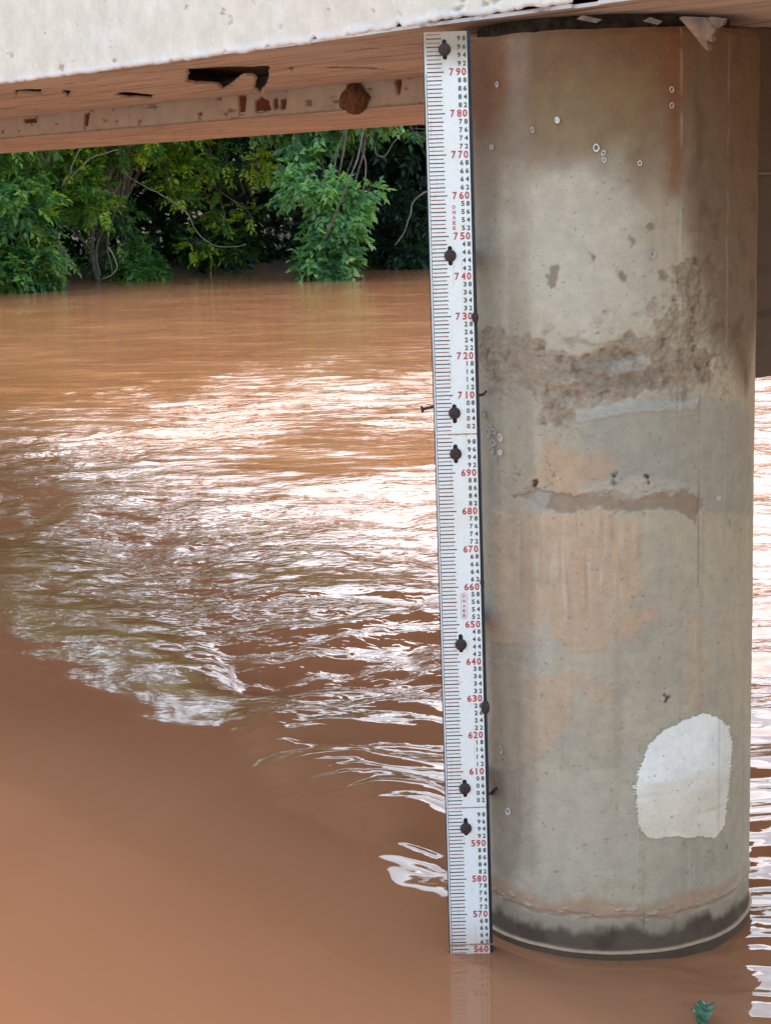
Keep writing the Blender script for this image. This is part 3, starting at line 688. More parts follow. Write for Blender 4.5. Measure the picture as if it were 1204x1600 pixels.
    # faint facets left by the boards of the form, general unevenness
    D += 0.0022 * np.abs(np.sin(S / 0.105 * math.pi / 2)) - 0.001 + 0.0016 * fbm(S * 5, Z * 3, 193, 4) + 0.0007 * fbm(S * 45, Z * 45, 195, 3)
    D += 0.010 * sstep(2.39, 2.402, Z) * fbm(S * 12, Z * 0, 197, 4) - 0.006 * sstep(2.385, 2.402, Z)
    Zj = Z + sstep(2.36, 2.402, Z) * 0.008 * fbm(S * 8, Z * 0 + 4, 199, 4)
    r = PIER_R + D
    V = np.stack([r * np.sin(TH), -r * np.cos(TH), Zj], -1)
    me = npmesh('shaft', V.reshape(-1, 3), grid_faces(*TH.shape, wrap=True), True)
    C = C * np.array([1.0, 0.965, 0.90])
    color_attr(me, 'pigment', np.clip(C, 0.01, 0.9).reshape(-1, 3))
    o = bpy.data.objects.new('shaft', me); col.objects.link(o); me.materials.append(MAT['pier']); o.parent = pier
    cap = MB()
    n = 48; cap.add([(0.395 * math.cos(q), 0.395 * math.sin(q), 2.395) for q in np.linspace(0, 2 * math.pi, n, endpoint=False)], [tuple(range(n))])
    cap.add([(0.33 * math.cos(q), 0.33 * math.sin(q), z) for z in (2.396, 2.438) for q in np.linspace(0, 2 * math.pi, n, endpoint=False)], [(k, (k + 1) % n, n + (k + 1) % n, n + k) for k in range(n)])
    c = link('bearing_pad', cap.mesh('bearing_pad'), flat_mat('dark_crumbled_mortar', (0.045, 0.032, 0.024), 0.95, 0.8, 45, bmp=0.8)); c.parent = pier
build_pier()

def paint_patch():
    pts = [(1000, 1195), (1012, 1165), (1035, 1140), (1065, 1125), (1095, 1115), (1118, 1120), (1136, 1135), (1140, 1160), (1136, 1230), (1128, 1290), (1118, 1306), (1060, 1307), (1010, 1307), (997, 1290), (992, 1240), (994, 1210)]
    pl = [(math.radians(a) * PIER_R, z) for a, z in (on_pier(*q) for q in pts)]
    s0 = min(p[0] for p in pl) - .02; s1 = max(p[0] for p in pl) + .02; z0 = min(p[1] for p in pl) - .02; z1 = max(p[1] for p in pl) + .02
    ss = np.arange(s0, s1, 0.0016); zz = np.arange(z0, z1, 0.0016)
    S, Z = np.meshgrid(ss, zz)
    sc, zc = (S[:-1, :-1] + S[1:, 1:]) / 2, (Z[:-1, :-1] + Z[1:, 1:]) / 2
    d = poly_dist(sc, zc, pl)
    lft = sstep(0.03, 0.0, sc - s0 - 0.02) + sstep(0.06, 0.0, s1 - .02 - sc)
    d = d + (0.004 + 0.013 * lft) * fbm(sc * 30, zc * 190, 301, 3) + 0.006 * fbm(sc * 25, zc * 25, 303, 3)
    keep = d > 0
    F = grid_faces(*S.shape).reshape(S.shape[0] - 1, S.shape[1] - 1, 4)[keep]
    C = np.zeros(S.shape + (3,)); C[:] = (0.88, 0.86, 0.79)
    def blend(mask, c): C[:] = C * (1 - mask[..., None]) + np.array(c) * mask[..., None]
    zr = (Z - z0) / (z1 - z0); sr = (S - s0) / (s1 - s0)
    blend(0.8 * sstep(0.56, 0.36, zr + 0.10 * fbm(S * 6, Z * 30, 305, 3) - 0.06 * sr), (0.74, 0.63, 0.47))
    blend(0.35 * sstep(0.15, 0.5, fbm(S * 4, Z * 40, 307, 3)) * sstep(0.6, 0.3, zr), (0.50, 0.40, 0.30))
    blend(0.8 * sstep(0.45, 0.53, fbm(S * 60, Z * 60, 309, 3)), (0.42, 0.38, 0.32))
    blend(0.4 * sstep(0.004, 0.001, np.abs(sr - 0.78) * 0.15), (0.5, 0.46, 0.4))
    blend(0.5 * sstep(0.78, 0.84, sr), (0.70, 0.65, 0.55))
    th = S / PIER_R; r = PIER_R + 0.0045 + 0.0006 * fbm(S * 30, Z * 60, 311, 3)
    V = np.stack([r * np.sin(th), -r * np.cos(th), Z], -1).reshape(-1, 3)
    used = np.unique(F); remap = np.full(len(V), -1); remap[used] = np.arange(len(used))
    me = npmesh('paint_patch', V[used], remap[F], True); color_attr(me, 'pigment', C.reshape(-1, 3)[used])
    o = bpy.data.objects.new('paint_patch', me); col.objects.link(o); me.materials.append(MAT['girder_cream']); o.parent = pier
    o['label'] = 'rough brushed patch of white paint on the pier'
paint_patch()

def ring_mesh(ro, ri, h=0.003, n=18):
    V = []
    for rr_, zz in ((ro, 0), (ro * 0.97, h), (ri, h), (ri * 0.9, 0.0005)):
        V += [(rr_ * math.cos(2 * math.pi * k / n), zz, rr_ * 1.25 * math.sin(2 * math.pi * k / n)) for k in range(n)]
    F = [(r * n + k, r * n + (k + 1) % n, (r + 1) * n + (k + 1) % n, (r + 1) * n + k) for r in range(3) for k in range(n)]
    return pymesh('snail_ring', V, F, True)
RING = [ring_mesh(0.0085, 0.005), ring_mesh(0.0075, 0.0015), ring_mesh(0.006, 0.0034)]
ring_f = [x.copy() for x in RING]
for x in RING: x.materials.append(MAT['shell'])
for x in ring_f: x.materials.append(MAT['shell_faint'])
for X, Y, k, faint in ((871, 188, 1, 0), (931, 231, 0, 0), (942, 239, 2, 0), (943, 250, 2, 0), (998, 255, 2, 0), (833, 203, 2, 1), (778, 132, 2, 1), (770, 230, 2, 1), (1017, 397, 0, 1), (783, 683, 0, 0), (772, 692, 0, 1), (770, 703, 0, 1), (783, 707, 1, 0), (775, 716, 2, 1), (765, 676, 0, 1), (773, 674, 2, 1), (768, 668, 2, 1), (757, 646, 0, 1), (1119, 778, 2, 0), (1156, 826, 2, 1), (1139, 816, 2, 1), (795, 1267, 0, 0), (784, 1171, 0, 1), (1135, 1322, 2, 1), (1047, 140, 2, 1), (1047, 165, 2, 1)):
    a, z = on_pier(X, Y)
    o = bpy.data.objects.new('snail_ring', (ring_f if faint else RING)[k]); col.objects.link(o); o.parent = pier
    q = math.radians(a); rad = PIER_R + 0.0045
    o.location = (rad * math.sin(q), -rad * math.cos(q), z)
    rq = random.Random(X * 7 + Y); o.scale = (rq.uniform(.75, 1.1), 1, rq.uniform(.75, 1.15))
    o.rotation_euler = (rq.uniform(-.12, .12), rq.uniform(-.6, .6), q + math.pi + rq.uniform(-.1, .1))
# thin rust-black rods left in the concrete beside the board
for pts, rad in (([(770, 1238), (782, 1230), (779, 1236)], 0.0045), ([(766, 1240), (776, 1236)], 0.004)):
    P3 = []
    for i, (X, Y) in enumerate(pts):
        a, z = on_pier(X, Y); q = math.radians(a); rr_ = PIER_R + 0.004 + 0.012 * i
        P3.append(Vector((PIER[0] + rr_ * math.sin(q), PIER[1] - rr_ * math.cos(q), z)))
    mb = MB(); mb.tube(P3, rad, 7); mb.build('rebar_stub', MAT['rust'], pier, True)

# ------------------------------------------------------------------ staff gauge
def gx_at(z): return GAUGE[0] - 0.0078 * z
def gy_at(z): return GAUGE[1] + 0.0082 * z
gauge = empty('staff_gauge', (GAUGE[0], GAUGE[1], 0))
gauge.rotation_euler = (-0.0082, -0.0078, 0)
tag(gauge, 'tall white gauge board with red and black numbers, in front of the pier', 'gauge board')
GW = 0.106; HW = GW / 2
def glink(name, me, mat, parent=gauge):
    o = bpy.data.objects.new(name, me); col.objects.link(o); o.parent = parent
    if mat is not None and not me.materials: me.materials.append(mat)
    return o
def zr(reading): return (reading - 558.7) / 100
GLYPH = {}
def glyph(ch):
    if ch not in GLYPH:
        cu = bpy.data.curves.new('glyph', 'FONT'); cu.body = ch; cu.size = 1.0; cu.resolution_u = 3; cu.offset = 0.03
        ob = bpy.data.objects.new('glyph', cu); col.objects.link(ob)
        dg = bpy.context.evaluated_depsgraph_get(); me = ob.evaluated_get(dg).to_mesh()
        v = np.array([p.co[:2] for p in me.vertices]); f = [tuple(p.vertices) for p in me.polygons]
        ob.evaluated_get(dg).to_mesh_clear(); bpy.data.objects.remove(ob); bpy.data.curves.remove(cu)
        lo, hi = v.min(0), v.max(0)
        v = (v - (lo + hi) / 2) / (hi[1] - lo[1])
        GLYPH[ch] = (v, f, (hi[0] - lo[0]) / (hi[1] - lo[1]))
    return GLYPH[ch]
def put_glyph(mb, ch, cx, cz, w, h, y):
    v, f, asp = glyph(ch)
    sx = (w / asp) if ch != '1' else h * 0.95
    mb.add([(cx + a * sx, y, cz + b * h) for a, b in v], f)
    # a hair bolder: repeat shifted and a hair behind
MARKS = {}
def mark_mesh(ln, odd):
    if (ln, odd) not in MARKS:
        b = MB(); hh = 0.0012 if odd else 0.00135; b.box((0, 0, -hh), (ln, 0.0003, hh)); me = b.mesh('mark')
        me.materials.append(MAT['ink_tickred' if odd else 'ink_black']); MARKS[(ln, odd)] = me
    return MARKS[(ln, odd)]
def plate(r0, r1, name='staff_plate'):
    z0, z1 = zr(r0) + 0.0012, zr(r1) - 0.0012
    p = MB(); p.box((-HW, -0.0025, z0), (HW, 0.0015, z1)); pl = glink(name, p.mesh(name), MAT['enamel'])
    yk = -0.0030
    old = r0 >= 700
    rr_ = random.Random(r0)
    xs = -HW + 0.0045
    bt = MB(); bt.box((xs - 0.0012, yk, z0 + 0.004), (xs + 0.0004, yk + 0.0003, z1 - (0.10 if r1 > 795 else 0.004)))
    glink('spine_line', bt.mesh('spine_line'), MAT['ink_black'], pl)
    k = math.ceil(r0 + 0.3)
    while k < r1 - 0.2:
        zc = zr(k); ln = 0.0425 if k % 10 == 0 else (0.038 if k % 2 == 0 else 0.0345)
        if k % 100:
            x0 = xs + (0.0008 if k % 2 == 0 else 0.0018)
            o = glink('black_mark' if k % 2 == 0 else 'red_mark', mark_mesh(ln, k % 2), None, pl)
            o.location = (x0, yk, zc); o.scale = (1 + rr_.uniform(-.012, .012), 1, 1)
            if k % 10 == 0:
                g = MB()
                for ch, cx in zip(str(k), (-HW + (0.0660 if old else 0.0690), -HW + 0.0825, -HW + 0.0965)): put_glyph(g, ch, cx, zc, 0.0112, 0.0186, yk)
                glink('red_number', g.mesh('red_number'), MAT['ink_red'], pl)
            elif k % 2 == 0:
                s = '%02d' % (k % 100); g = MB()
                put_glyph(g, s[0], -HW + 0.0855, zc, 0.0082, 0.0124, yk); put_glyph(g, s[1], -HW + 0.0985, zc, 0.0082, 0.0124, yk)
                glink('black_number', g.mesh('black_number'), MAT['ink_black'], pl)
        k += 1
    # agency letters in their rounded frame
    zc0 = {700: 754.6, 600: 655.0}.get(r0)
    if zc0:
        cx = -HW + (0.063 if old else 0.0618)
        for i, ch in enumerate('DNAEE'):
            dn = MB(); put_glyph(dn, ch, cx, zr(zc0 + 2.6 - 1.3 * i), 0.0075, 0.0088, yk); glink('red_letter', dn.mesh('red_letter'), MAT['ink_red'], pl)
        if old: return pl
        W_, H_ = 0.0085, 0.0355; out = []; inn = []
        for q in range(24):
            a = 2 * math.pi * q / 24; sg = 1 if math.sin(a) >= 0 else -1
            for rad, lst in ((W_, out), (W_ - 0.0011, inn)):
                lst.append((cx + rad * math.cos(a), yk, zr(zc0) + sg * (H_ - W_) + rad * math.sin(a)))
        pale = MB(); n = 24; pale.add(out + inn, [(q, (q + 1) % n, n + (q + 1) % n, n + q) for q in range(n)])
        glink('letter_frame', pale.mesh('letter_frame'), MAT['ink_pale'], pl)
    return pl
plate(548, 600); plate(600, 700); plate(700, 799.8)
# backing behind the plates, a little wider on the right
b = MB(); b.box((-HW - 0.0015, 0.004, -0.15), (HW + 0.009, 0.045, zr(799.6))); glink('backing_board', b.mesh('backing_board'), MAT['backing'])
b = MB(); b.box((-HW - 0.0026, -0.0012, -0.14), (-HW - 0.0003, 0.0038, zr(792))); glink('edge_strip', b.mesh('edge_strip'), MAT['backing'])
def bolt_head(r=0.0152, h=0.009, n=20):
    V = []; prof = ((r, 0.0), (r, -h * 0.45), (r * 0.86, -h * 0.8), (r * 0.5, -h), (0.0006, -h * 1.05))
    for rad, y in prof: V += [(rad * math.cos(2 * math.pi * k / n), y, rad * math.sin(2 * math.pi * k / n)) for k in range(n)]
    F = [(i * n + k, i * n + (k + 1) % n, (i + 1) * n + (k + 1) % n, (i + 1) * n + k) for i in range(len(prof) - 1) for k in range(n)] + [tuple((len(prof) - 1) * n + k for k in range(n))]
    return pymesh('bolt_head', V, F, True)
BOLT = bolt_head(); BOLT.materials.append(MAT['rust'])
def slot_mesh():
    w, H_, n = 0.0056, 0.0245, 20; V = []
    for y, g in ((-0.0031, 1.0), (-0.0027, 0.85)):
        for q in range(n):
            a = 2 * math.pi * q / n; sg = 1 if math.sin(a) >= 0 else -1
            V.append((w * math.cos(a) * g, y, sg * (H_ - w) + w * math.sin(a) * g))
    return pymesh('bolt_slot', V, [tuple(range(n))] + [(q, n + q, n + (q + 1) % n, (q + 1) % n) for q in range(n)])
SLOT = slot_mesh(); SLOT.materials.append(MAT['slot_black'])
for i, (rd, dz) in enumerate(((795.4, 0), (745.2, 0), (705.3, 0.002), (695.0, 0), (645.0, -0.003), (605.4, 0), (594.7, -0.004))):
    o = glink('bolt', BOLT, None); o.location = (-HW + 0.0505, -0.0032, zr(rd) + dz); o.rotation_euler = (0, i * 0.7, 0)
    s = glink('bolt_slot', SLOT, None); s.location = (-HW + 0.0505, 0, zr(rd)); s.rotation_euler = (0, -0.02, 0)
for rd, x, sc in ((729.6, HW + 0.003, 0.75), (627.5, HW + 0.004, 1.0), (661.2, HW + 0.004, 0.5), (562.5, HW + 0.004, 0.45)):
    o = glink('edge_bolt', BOLT, None); o.location = (x, -0.0034, zr(rd)); o.scale = (0.75 * sc, 1, 1.25 * sc)
# tie rod through the brackets, its head standing out on the left
b = MB(); b.tube([(-0.083, 0.012, zr(706.6)), (0.075, 0.020, zr(709.8)), (0.082, 0.06, zr(710))], 0.0036, 10); b.tube([(-0.087, 0.0115, zr(706.5)), (-0.081, 0.0122, zr(706.65))], [0.0095, 0.0075], 12)
glink('tie_rod', b.mesh('tie_rod', True), MAT['rust'])
for rd in (606, 745, 650):
    b = MB(); b.box((-0.01, 0.0455, zr(rd) - 0.02), (0.03, 0.36, zr(rd) + 0.02)); glink('bracket', b.mesh('bracket'), MAT['rust'])
# strings of dried mud on the joints and the flood line
def mud_line(rd, amp, seed, th, x0=-HW - 0.001, x1=HW):
    r_ = random.Random(seed); n = 26
    pts = [(x0 + (x1 - x0) * i / n, -0.0035, zr(rd) + r_.uniform(-amp, amp)) for i in range(n + 1)]
    b = MB(); b.tube(pts, [th * r_.uniform(.4, 1.2) for _ in pts], 6); glink('mud_streak', b.mesh('mud_streak', True), MAT['mud'])
mud_line(700.0, 0.0006, 1, 0.0014); mud_line(600.0, 0.0004, 2, 0.0011); mud_line(561.35, 0.0009, 3, 0.0024, x1=HW + 0.01)

# ------------------------------------------------------------------ leaves
def leaf_batch(P, Dr, Nr, Ln, Wd):
    """one folded four-cornered blade for every row"""
    Sd = np.cross(Dr, Nr); Sd /= np.linalg.norm(Sd, axis=1, keepdims=True) + 1e-9
    Nr = np.cross(Sd, Dr)
    l = Ln[:, None]; w = Wd[:, None]
    base = P; tip = P + Dr * l - Nr * l * 0.14
    a = P + Dr * l * 0.45 + Sd * w + Nr * w * 0.35; b = P + Dr * l * 0.45 - Sd * w + Nr * w * 0.35
    V = np.stack([base, a, tip, b], 1).reshape(-1, 3)
    F = np.arange(len(V)).reshape(-1, 4)
    F = np.concatenate([F[:, [0, 1, 2]], F[:, [0, 2, 3]]])
    return V, F
def unit(v): return v / (np.linalg.norm(v, axis=-1, keepdims=True) + 1e-9)
def crown_mesh(name, centres, radii, nspr, rng, nleaf=8, ll=0.17, lw=0.045, droop=0.35, spr=0.35, young=0.1, squash=0.8):
    """sprays of leaves over the outside of many clumps; tone follows the leaf's age"""
    C = []; 
    wts = np.array(radii)**2; wts = wts / wts.sum()
    idx = rng.choice(len(centres), nspr, p=wts)
    d = unit(rng.normal(size=(nspr, 3)) + np.array([0, -0.25, 0.25]))
    cen = np.array(centres)[idx]; rad = np.array(radii)[idx]
    pos = cen + d * rad[:, None] * (0.55 + 0.5 * rng.random((nspr, 1))) * np.array([1, 1, squash])
    out = unit(d + 0.45 * rng.normal(size=(nspr, 3)) + np.array([0, 0, -droop]))
    age = np.clip(rng.normal(0.42, 0.24, nspr) + 0.20 * rng.normal(size=len(centres))[idx], 0, 1)
    yg = rng.random(nspr) < young; age = np.where(yg, 0.85 + 0.15 * rng.random(nspr), np.minimum(age, 0.75))
    P, Dv, Nv, Ls, Ws, Tn = [], [], [], [], [], []
    side = unit(np.cross(out, np.array([0, 0, 1.0]) + 0.3 * rng.normal(size=(nspr, 3))))
    nrm = np.cross(side, out)
    for k in range(nleaf):
        f = (k // 2 + 1) / (nleaf / 2 + 0.5); sg = 1 if k % 2 == 0 else -1
        if k == nleaf - 1: dirv = out + 0.1 * rng.normal(size=out.shape); f = 1.0
        else: dirv = 0.55 * out + sg * side * 0.9 + 0.22 * rng.normal(size=out.shape) + np.array([0, 0, -0.25 * droop])
        P.append(pos + out * (spr * f) + np.array([0, 0, -0.25 * spr * droop]) * f * f); Dv.append(unit(dirv))
        Nv.append(unit(nrm + 0.35 * rng.normal(size=out.shape) + np.array([0, 0, 0.4]))); s = rng.uniform(0.7, 1.15, nspr)
        Ls.append(ll * s); Ws.append(lw * s); Tn.append(np.clip(age + rng.normal(0, .07, nspr), 0, 1))
    V, F = leaf_batch(np.concatenate(P), np.concatenate(Dv), np.concatenate(Nv), np.concatenate(Ls), np.concatenate(Ws))
    me = npmesh(name, V, F, False); float_attr(me, 'tone', np.repeat(np.concatenate(Tn), 4)); return me

def bent(a, b, rng, n=6, k=0.12):
    a = Vector(a); b = Vector(b); d = (b - a).length; pts = []
    o1 = Vector(rng.normal(size=3)) * d * k; o2 = Vector(rng.normal(size=3)) * d * k * 0.5
    for i in range(n + 1):
        t = i / n; pts.append(a.lerp(b, t) + o1 * math.sin(math.pi * t) + o2 * math.sin(2 * math.pi * t))
    return pts
def tree(name, label, cat, base, clumps, seed, mat, nspr, trunk_r=0.07, bark='bark', fork=None, group=None, **kw):
    """clumps: (photo x, photo y, distance, radius). Trunk from the base, one limb to each clump, leaves round the clumps"""
    rng = np.random.default_rng(seed); base = Vector(base)
    cen = [at_y(x, y, Y) for x, y, Y, r in clumps]; rad = [r for *_, r in clumps]
    root = empty(name, base); tag(root, label, cat, group)
    topz = max(c.z for c in cen)
    fk = Vector(fork) if fork is not None else base.lerp(sum(cen, Vector()) / len(cen), 0.6)
    mb = MB(); tp = bent(base - Vector((0, 0, 0.3)), fk, rng, 7, 0.05); mb.tube(tp, [trunk_r * (1 - 0.45 * i / 7) for i in range(8)], 8)
    mb.build('trunk', MAT[bark], root, True)
    mb = MB()
    for c, r in zip(cen, rad):
        st = tp[rng.integers(3, 8)]
        mb.tube(bent(st, c, rng, 6, 0.10), [trunk_r * 0.5 * (1 - 0.8 * i / 6) for i in range(7)], 6)
        for _ in range(5):
            e = c + Vector(unit(rng.normal(size=3))) * r * 0.95
            mb.tube(bent(c.lerp(st, 0.1), e, rng, 4, 0.12), [0.012 * (1 - 0.6 * i / 4) for i in range(5)], 5)
    mb.build('branches', MAT[bark], root, True)
    me = crown_mesh('crown', [tuple(c) for c in cen], rad, nspr, rng, **kw); link('crown', me, MAT[mat], root)
    return root
def wpt(X, Y=None, dist=None): return at_z(X, Y, 0.0) if dist is None else at_y(X, Y, dist)

rs = np.random.default_rng(11)
def cluster(x0, x1, y0, y1, d0, d1, r0, r1, n, seed):
    g = np.random.default_rng(seed)
    return [(g.uniform(x0, x1), g.uniform(y0, y1), g.uniform(d0, d1), g.uniform(r0, r1)) for _ in range(n)]

tree('riverside_tree', 'big bushy tree with drooping green leaves at the far left bank, dipping into the river', 'tree', (-8.9, 40.6, 0.1),
     cluster(-90, 60, 255, 440, 38.8, 40.5, 0.45, 0.75, 26, 1) + cluster(20, 92, 330, 435, 38.8, 39.8, 0.28, 0.45, 9, 2) + cluster(-120, 90, -60, 240, 39, 42, 0.7, 1.0, 22, 3),
     21, 'leaf_cool', 3600, 0.14, nleaf=9, ll=0.20, lw=0.050, droop=0.75, spr=0.36, young=0.16)
tree('riverside_tree', 'light leafed sapling rising behind the drooping bush, left of the grey vine trunk', 'tree', (-6.9, 43.4, 0.2),
     cluster(75, 150, 245, 330, 41.6, 43.0, 0.30, 0.55, 12, 4) + cluster(80, 260, -40, 235, 42, 44.5, 0.6, 0.9, 14, 5),
     22, 'leaf_yellow', 1400, 0.06, nleaf=9, ll=0.17, lw=0.042, droop=0.45, spr=0.34, young=0.22)
tree('riverside_tree', 'grey trunked tree wrapped in vines standing at the waterline', 'tree', wpt(160, 432),
     cluster(140, 215, 330, 415, 43.2, 44.2, 0.20, 0.35, 9, 6) + cluster(60, 330, -120, 190, 43, 45.5, 0.7, 1.1, 18, 7),
     23, 'leaf_cool', 1700, 0.16, fork=at_y(172, 190, 43.6), nleaf=8, ll=0.16, lw=0.042, droop=0.5, spr=0.3, young=0.08)
tree('riverside_tree', 'tree with bright yellow green young leaves hanging under the middle of the bridge', 'tree', (-4.2, 48.2, 0.3),
     cluster(245, 355, 240, 310, 44.0, 45.5, 0.25, 0.45, 13, 8) + cluster(395, 430, 225, 270, 44, 45, 0.18, 0.30, 5, 9) + cluster(290, 390, 320, 400, 45, 46, 0.15, 0.25, 8, 10) + cluster(240, 440, -120, 215, 44, 47, 0.7, 1.0, 16, 11),
     24, 'leaf_yellow', 1900, 0.09, nleaf=9, ll=0.17, lw=0.043, droop=0.35, spr=0.34, young=0.45)
tree('riverside_shrub', 'dense pale leaved shrub trailing into the water near the gauge board', 'shrub', wpt(508, 434),
     [(468, 232, 41.8, .28), (462, 262, 41.6, .30), (485, 285, 41.2, .36), (455, 290, 41.5, .26), (520, 300, 41.0, .45), (550, 315, 41.2, .38), (535, 345, 40.9, .42), (500, 335, 41.0, .36), (515, 375, 40.7, .40), (545, 372, 41.0, .32), (480, 400, 40.6, .30), (510, 408, 40.5, .36), (535, 412, 40.5, .28), (482, 424, 40.4, .24), (512, 428, 40.4, .24), (575, 300, 41.4, .25), (500, 215, 42.2, .35), (440, 300, 41.5, .2)] + cluster(440, 600, -60, 190, 42, 44, .6, .9, 9, 12),
     25, 'leaf_pale', 2300, 0.07, nleaf=8, ll=0.20, lw=0.060, droop=0.8, spr=0.28, young=0.16)
tree('riverside_shrub', 'low dark shrub at the waterline just right of the grey vine trunk', 'shrub', wpt(215, 430), cluster(190, 240, 395, 425, 43.0, 44.0, .22, .36, 7, 13), 26, 'leaf_cool', 420, 0.03, nleaf=8, ll=0.16, lw=0.045, droop=0.5, spr=0.26, young=0.04)
tree('riverside_shrub', 'dark spreading shrub over the water in the middle between the trunk and the pale shrub', 'shrub', wpt(345, 420), cluster(280, 400, 375, 412, 46.0, 47.5, .25, .42, 12, 14), 27, 'leaf_cool', 650, 0.03, nleaf=8, ll=0.17, lw=0.046, droop=0.5, spr=0.28, young=0.03)
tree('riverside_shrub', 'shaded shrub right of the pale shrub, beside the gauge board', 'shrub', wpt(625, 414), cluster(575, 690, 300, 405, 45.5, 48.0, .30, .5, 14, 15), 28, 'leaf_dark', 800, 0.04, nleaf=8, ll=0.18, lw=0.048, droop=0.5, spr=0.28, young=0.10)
tree('riverside_tree', 'tree with small leafy tips showing beside the top of the gauge board', 'tree', (2.2, 47.5, 0.2), [(650, 208, 45, .22), (640, 200, 45, .2)] + cluster(600, 800, -60, 180, 45, 48, .6, 1.0, 12, 16), 29, 'leaf_pale', 900, 0.08, nleaf=8, ll=0.18, lw=0.05, droop=0.5, spr=0.3, young=0.1)

# the forest behind, one mass
def forest():
    rng = np.random.default_rng(5); cen = []; rad = []
    for i in range(640):
        x = rng.uniform(-24, 26); back = rng.random()**1.2 * 9
        top_ = 8.8 + 2.2 * math.sin(x * 0.45 + 1) + 1.0 * math.sin(x * 1.3) + 6.0 * float(sstep(0.0, -4.5, x))
        zt = rng.uniform(0.2, 1) ** 1.3 * top_
        cen.append((x, bank_line(np.array([x]))[0] + 0.5 + back, max(zt, 0.4))); rad.append(rng.uniform(0.8, 1.6))
    for i in range(150):                                  # low growth that closes the edge of the wood
        x = rng.uniform(-13, 5); cen.append((x, bank_line(np.array([x]))[0] + rng.uniform(0.2, 2.5), rng.uniform(0.2, 4.5))); rad.append(rng.uniform(0.5, 1.0))
    me = crown_mesh('forest', cen, rad, 29000, rng, nleaf=8, ll=0.27, lw=0.085, droop=0.45, spr=0.5, young=0.05)
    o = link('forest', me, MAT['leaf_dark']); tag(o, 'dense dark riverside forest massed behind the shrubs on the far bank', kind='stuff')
    return cen
fc = forest()
def forest_trunks():
    rng = np.random.default_rng(15); mb = MB()
    for i in range(46):
        x = rng.uniform(-16, 12); b0 = Vector((x, bank_line(np.array([x]))[0] + rng.uniform(0.8, 6), 0.2))
        mb.tube(bent(b0, b0 + Vector((rng.normal() * 0.8, rng.normal() * 0.5, rng.uniform(5, 8))), rng, 6, 0.04), [rng.uniform(0.05, 0.14) * (1 - 0.6 * k / 6) for k in range(7)], 7)
    o = mb.build('forest_stems', MAT['bark'], None, True); tag(o, 'thin shaded stems inside the far bank forest', kind='stuff')
forest_trunks()
# bare lianas and dead branches that catch the light
def liana(label, pts, dist, rad, seed, mat='twig'):
    rng = np.random.default_rng(seed); P = [at_y(x, y, dist) for x, y in pts]
    Q = []
    for i in range(len(P) - 1):
        for k in range(4):
            t = k / 4; p0 = P[max(i - 1, 0)]; p1, p2 = P[i], P[i + 1]; p3 = P[min(i + 2, len(P) - 1)]
            Q.append(0.5 * ((2 * p1) + (p2 - p0) * t + (2 * p0 - 5 * p1 + 4 * p2 - p3) * t * t + (3 * p1 - p0 - 3 * p2 + p3) * t**3))
    Q.append(P[-1]); Q = [q + Vector(rng.normal(size=3)) * 0.01 for q in Q]
    mb = MB(); mb.tube(Q, [rad * 0.75 * (1 - 0.5 * i / len(Q)) for i in range(len(Q))], 6)
    base = Q[0].copy(); o = bpy.data.objects.new('liana', mb.mesh('liana', True)); col.objects.link(o); o.data.materials.append(MAT[mat]); tag(o, label, 'vine'); return o
liana('long pale vine arching down beside the gauge board', [(690, 296), (662, 301), (645, 318), (637, 345), (630, 365), (616, 384)], 44.5, 0.030, 1)
liana('pale thin vine hanging behind the pale shrub', [(560, 190), (563, 225), (572, 262), (566, 300), (558, 345)], 43.2, 0.034, 2)
liana('pair of curved dry stems hanging at the top right of the trees', [(588, 190), (585, 235), (600, 245), (612, 228), (630, 205)], 44, 0.022, 3)
liana('bleached dead branch leaning up to the right by the grey trunk', [(100, 292), (125, 262), (150, 243), (185, 234)], 41.4, 0.026, 4)
liana('second bleached dead branch, the more upright one behind the drooping tree', [(98, 290), (112, 262), (125, 230), (140, 205)], 41.3, 0.030, 5)
liana('dry forked stick reaching into the water at the foot of the grey trunk', [(168, 385), (182, 410), (178, 428), (160, 436)], 42.4, 0.030, 6)
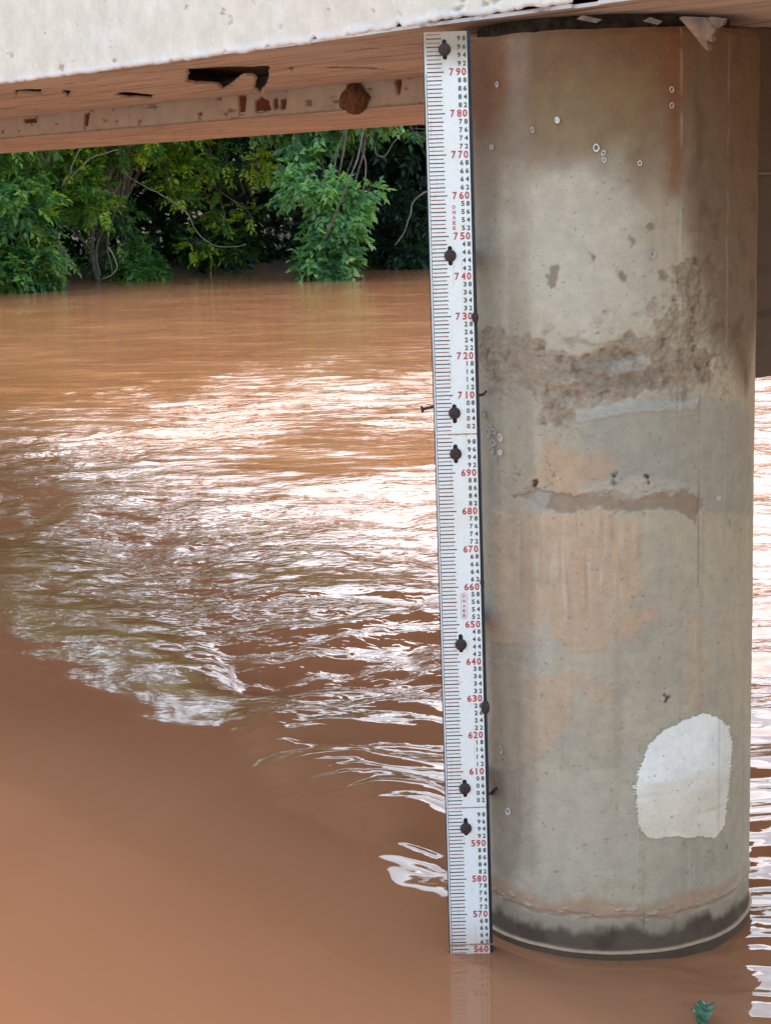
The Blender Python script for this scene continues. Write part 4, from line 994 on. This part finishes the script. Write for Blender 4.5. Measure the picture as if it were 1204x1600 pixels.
liana('long thin branch sloping right from the grey trunk', [(182, 262), (215, 285), (255, 305), (290, 330), (310, 365), (340, 385), (385, 382)], 43.6, 0.024, 7)
liana('mossy vine twisting up the left side of the grey trunk', [(158, 430), (150, 390), (168, 340), (152, 300), (165, 250), (158, 190)], 43.0, 0.035, 8, 'bark')
liana('mossy vine hanging on the right side of the grey trunk', [(176, 425), (168, 380), (178, 330), (170, 280), (180, 200)], 42.9, 0.030, 9, 'bark')

# floating leaf at the lower right
def floating_leaf():
    c = at_z(1103, 1582, 0.0)
    root = empty('floating_leaf', c); tag(root, 'curled green leaf floating on the brown water in front of the pier', 'leaf')
    u = np.linspace(0, 1, 26); v = np.linspace(-1, 1, 15); U, Vv = np.meshgrid(u, v)
    w = 0.024 * np.sin(np.pi * np.clip(U * 0.97 + 0.02, 0, 1))**0.7 * (1 + 0.10 * np.sin(U * 30))
    x = Vv * w; y = (U - 0.25) * 0.105
    z = 0.004 + 0.018 * np.abs(Vv)**1.3 * np.sin(np.pi * U) + 0.014 * np.sin(U * 4.5) + 0.004 * np.sin(U * 26 + Vv * 3) + 0.010 * np.maximum(Vv, 0) * np.cos(U * 7)
    a = 2.75; X = x * math.cos(a) - y * math.sin(a); Yy = x * math.sin(a) + y * math.cos(a)
    mt, nt, b, o_ = new_mat('wet_green_leaf'); vv = mapping(nt, (1, 1, 1))
    L(nt, ramp(nt, noise(nt, vv, 60, 4), [(0.3, (0.025, 0.075, 0.030)), (0.6, (0.055, 0.15, 0.06)), (0.8, (0.12, 0.22, 0.08))]), b.inputs['Base Color']); b.inputs['Roughness'].default_value = 0.3
    me = npmesh('leaf_blade', np.stack([X, Yy, z], -1).reshape(-1, 3), grid_faces(*U.shape), True); o = bpy.data.objects.new('leaf_blade', me); col.objects.link(o); me.materials.append(mt); o.parent = root
    mb = MB(); mb.tube([(-0.005, 0.012, 0.010), (-0.025, 0.016, 0.006), (-0.040, 0.012, 0.003)], 0.0016, 6)
    o = bpy.data.objects.new('stalk', mb.mesh('stalk', True)); col.objects.link(o); o.data.materials.append(MAT['bark']); o.parent = root
floating_leaf()
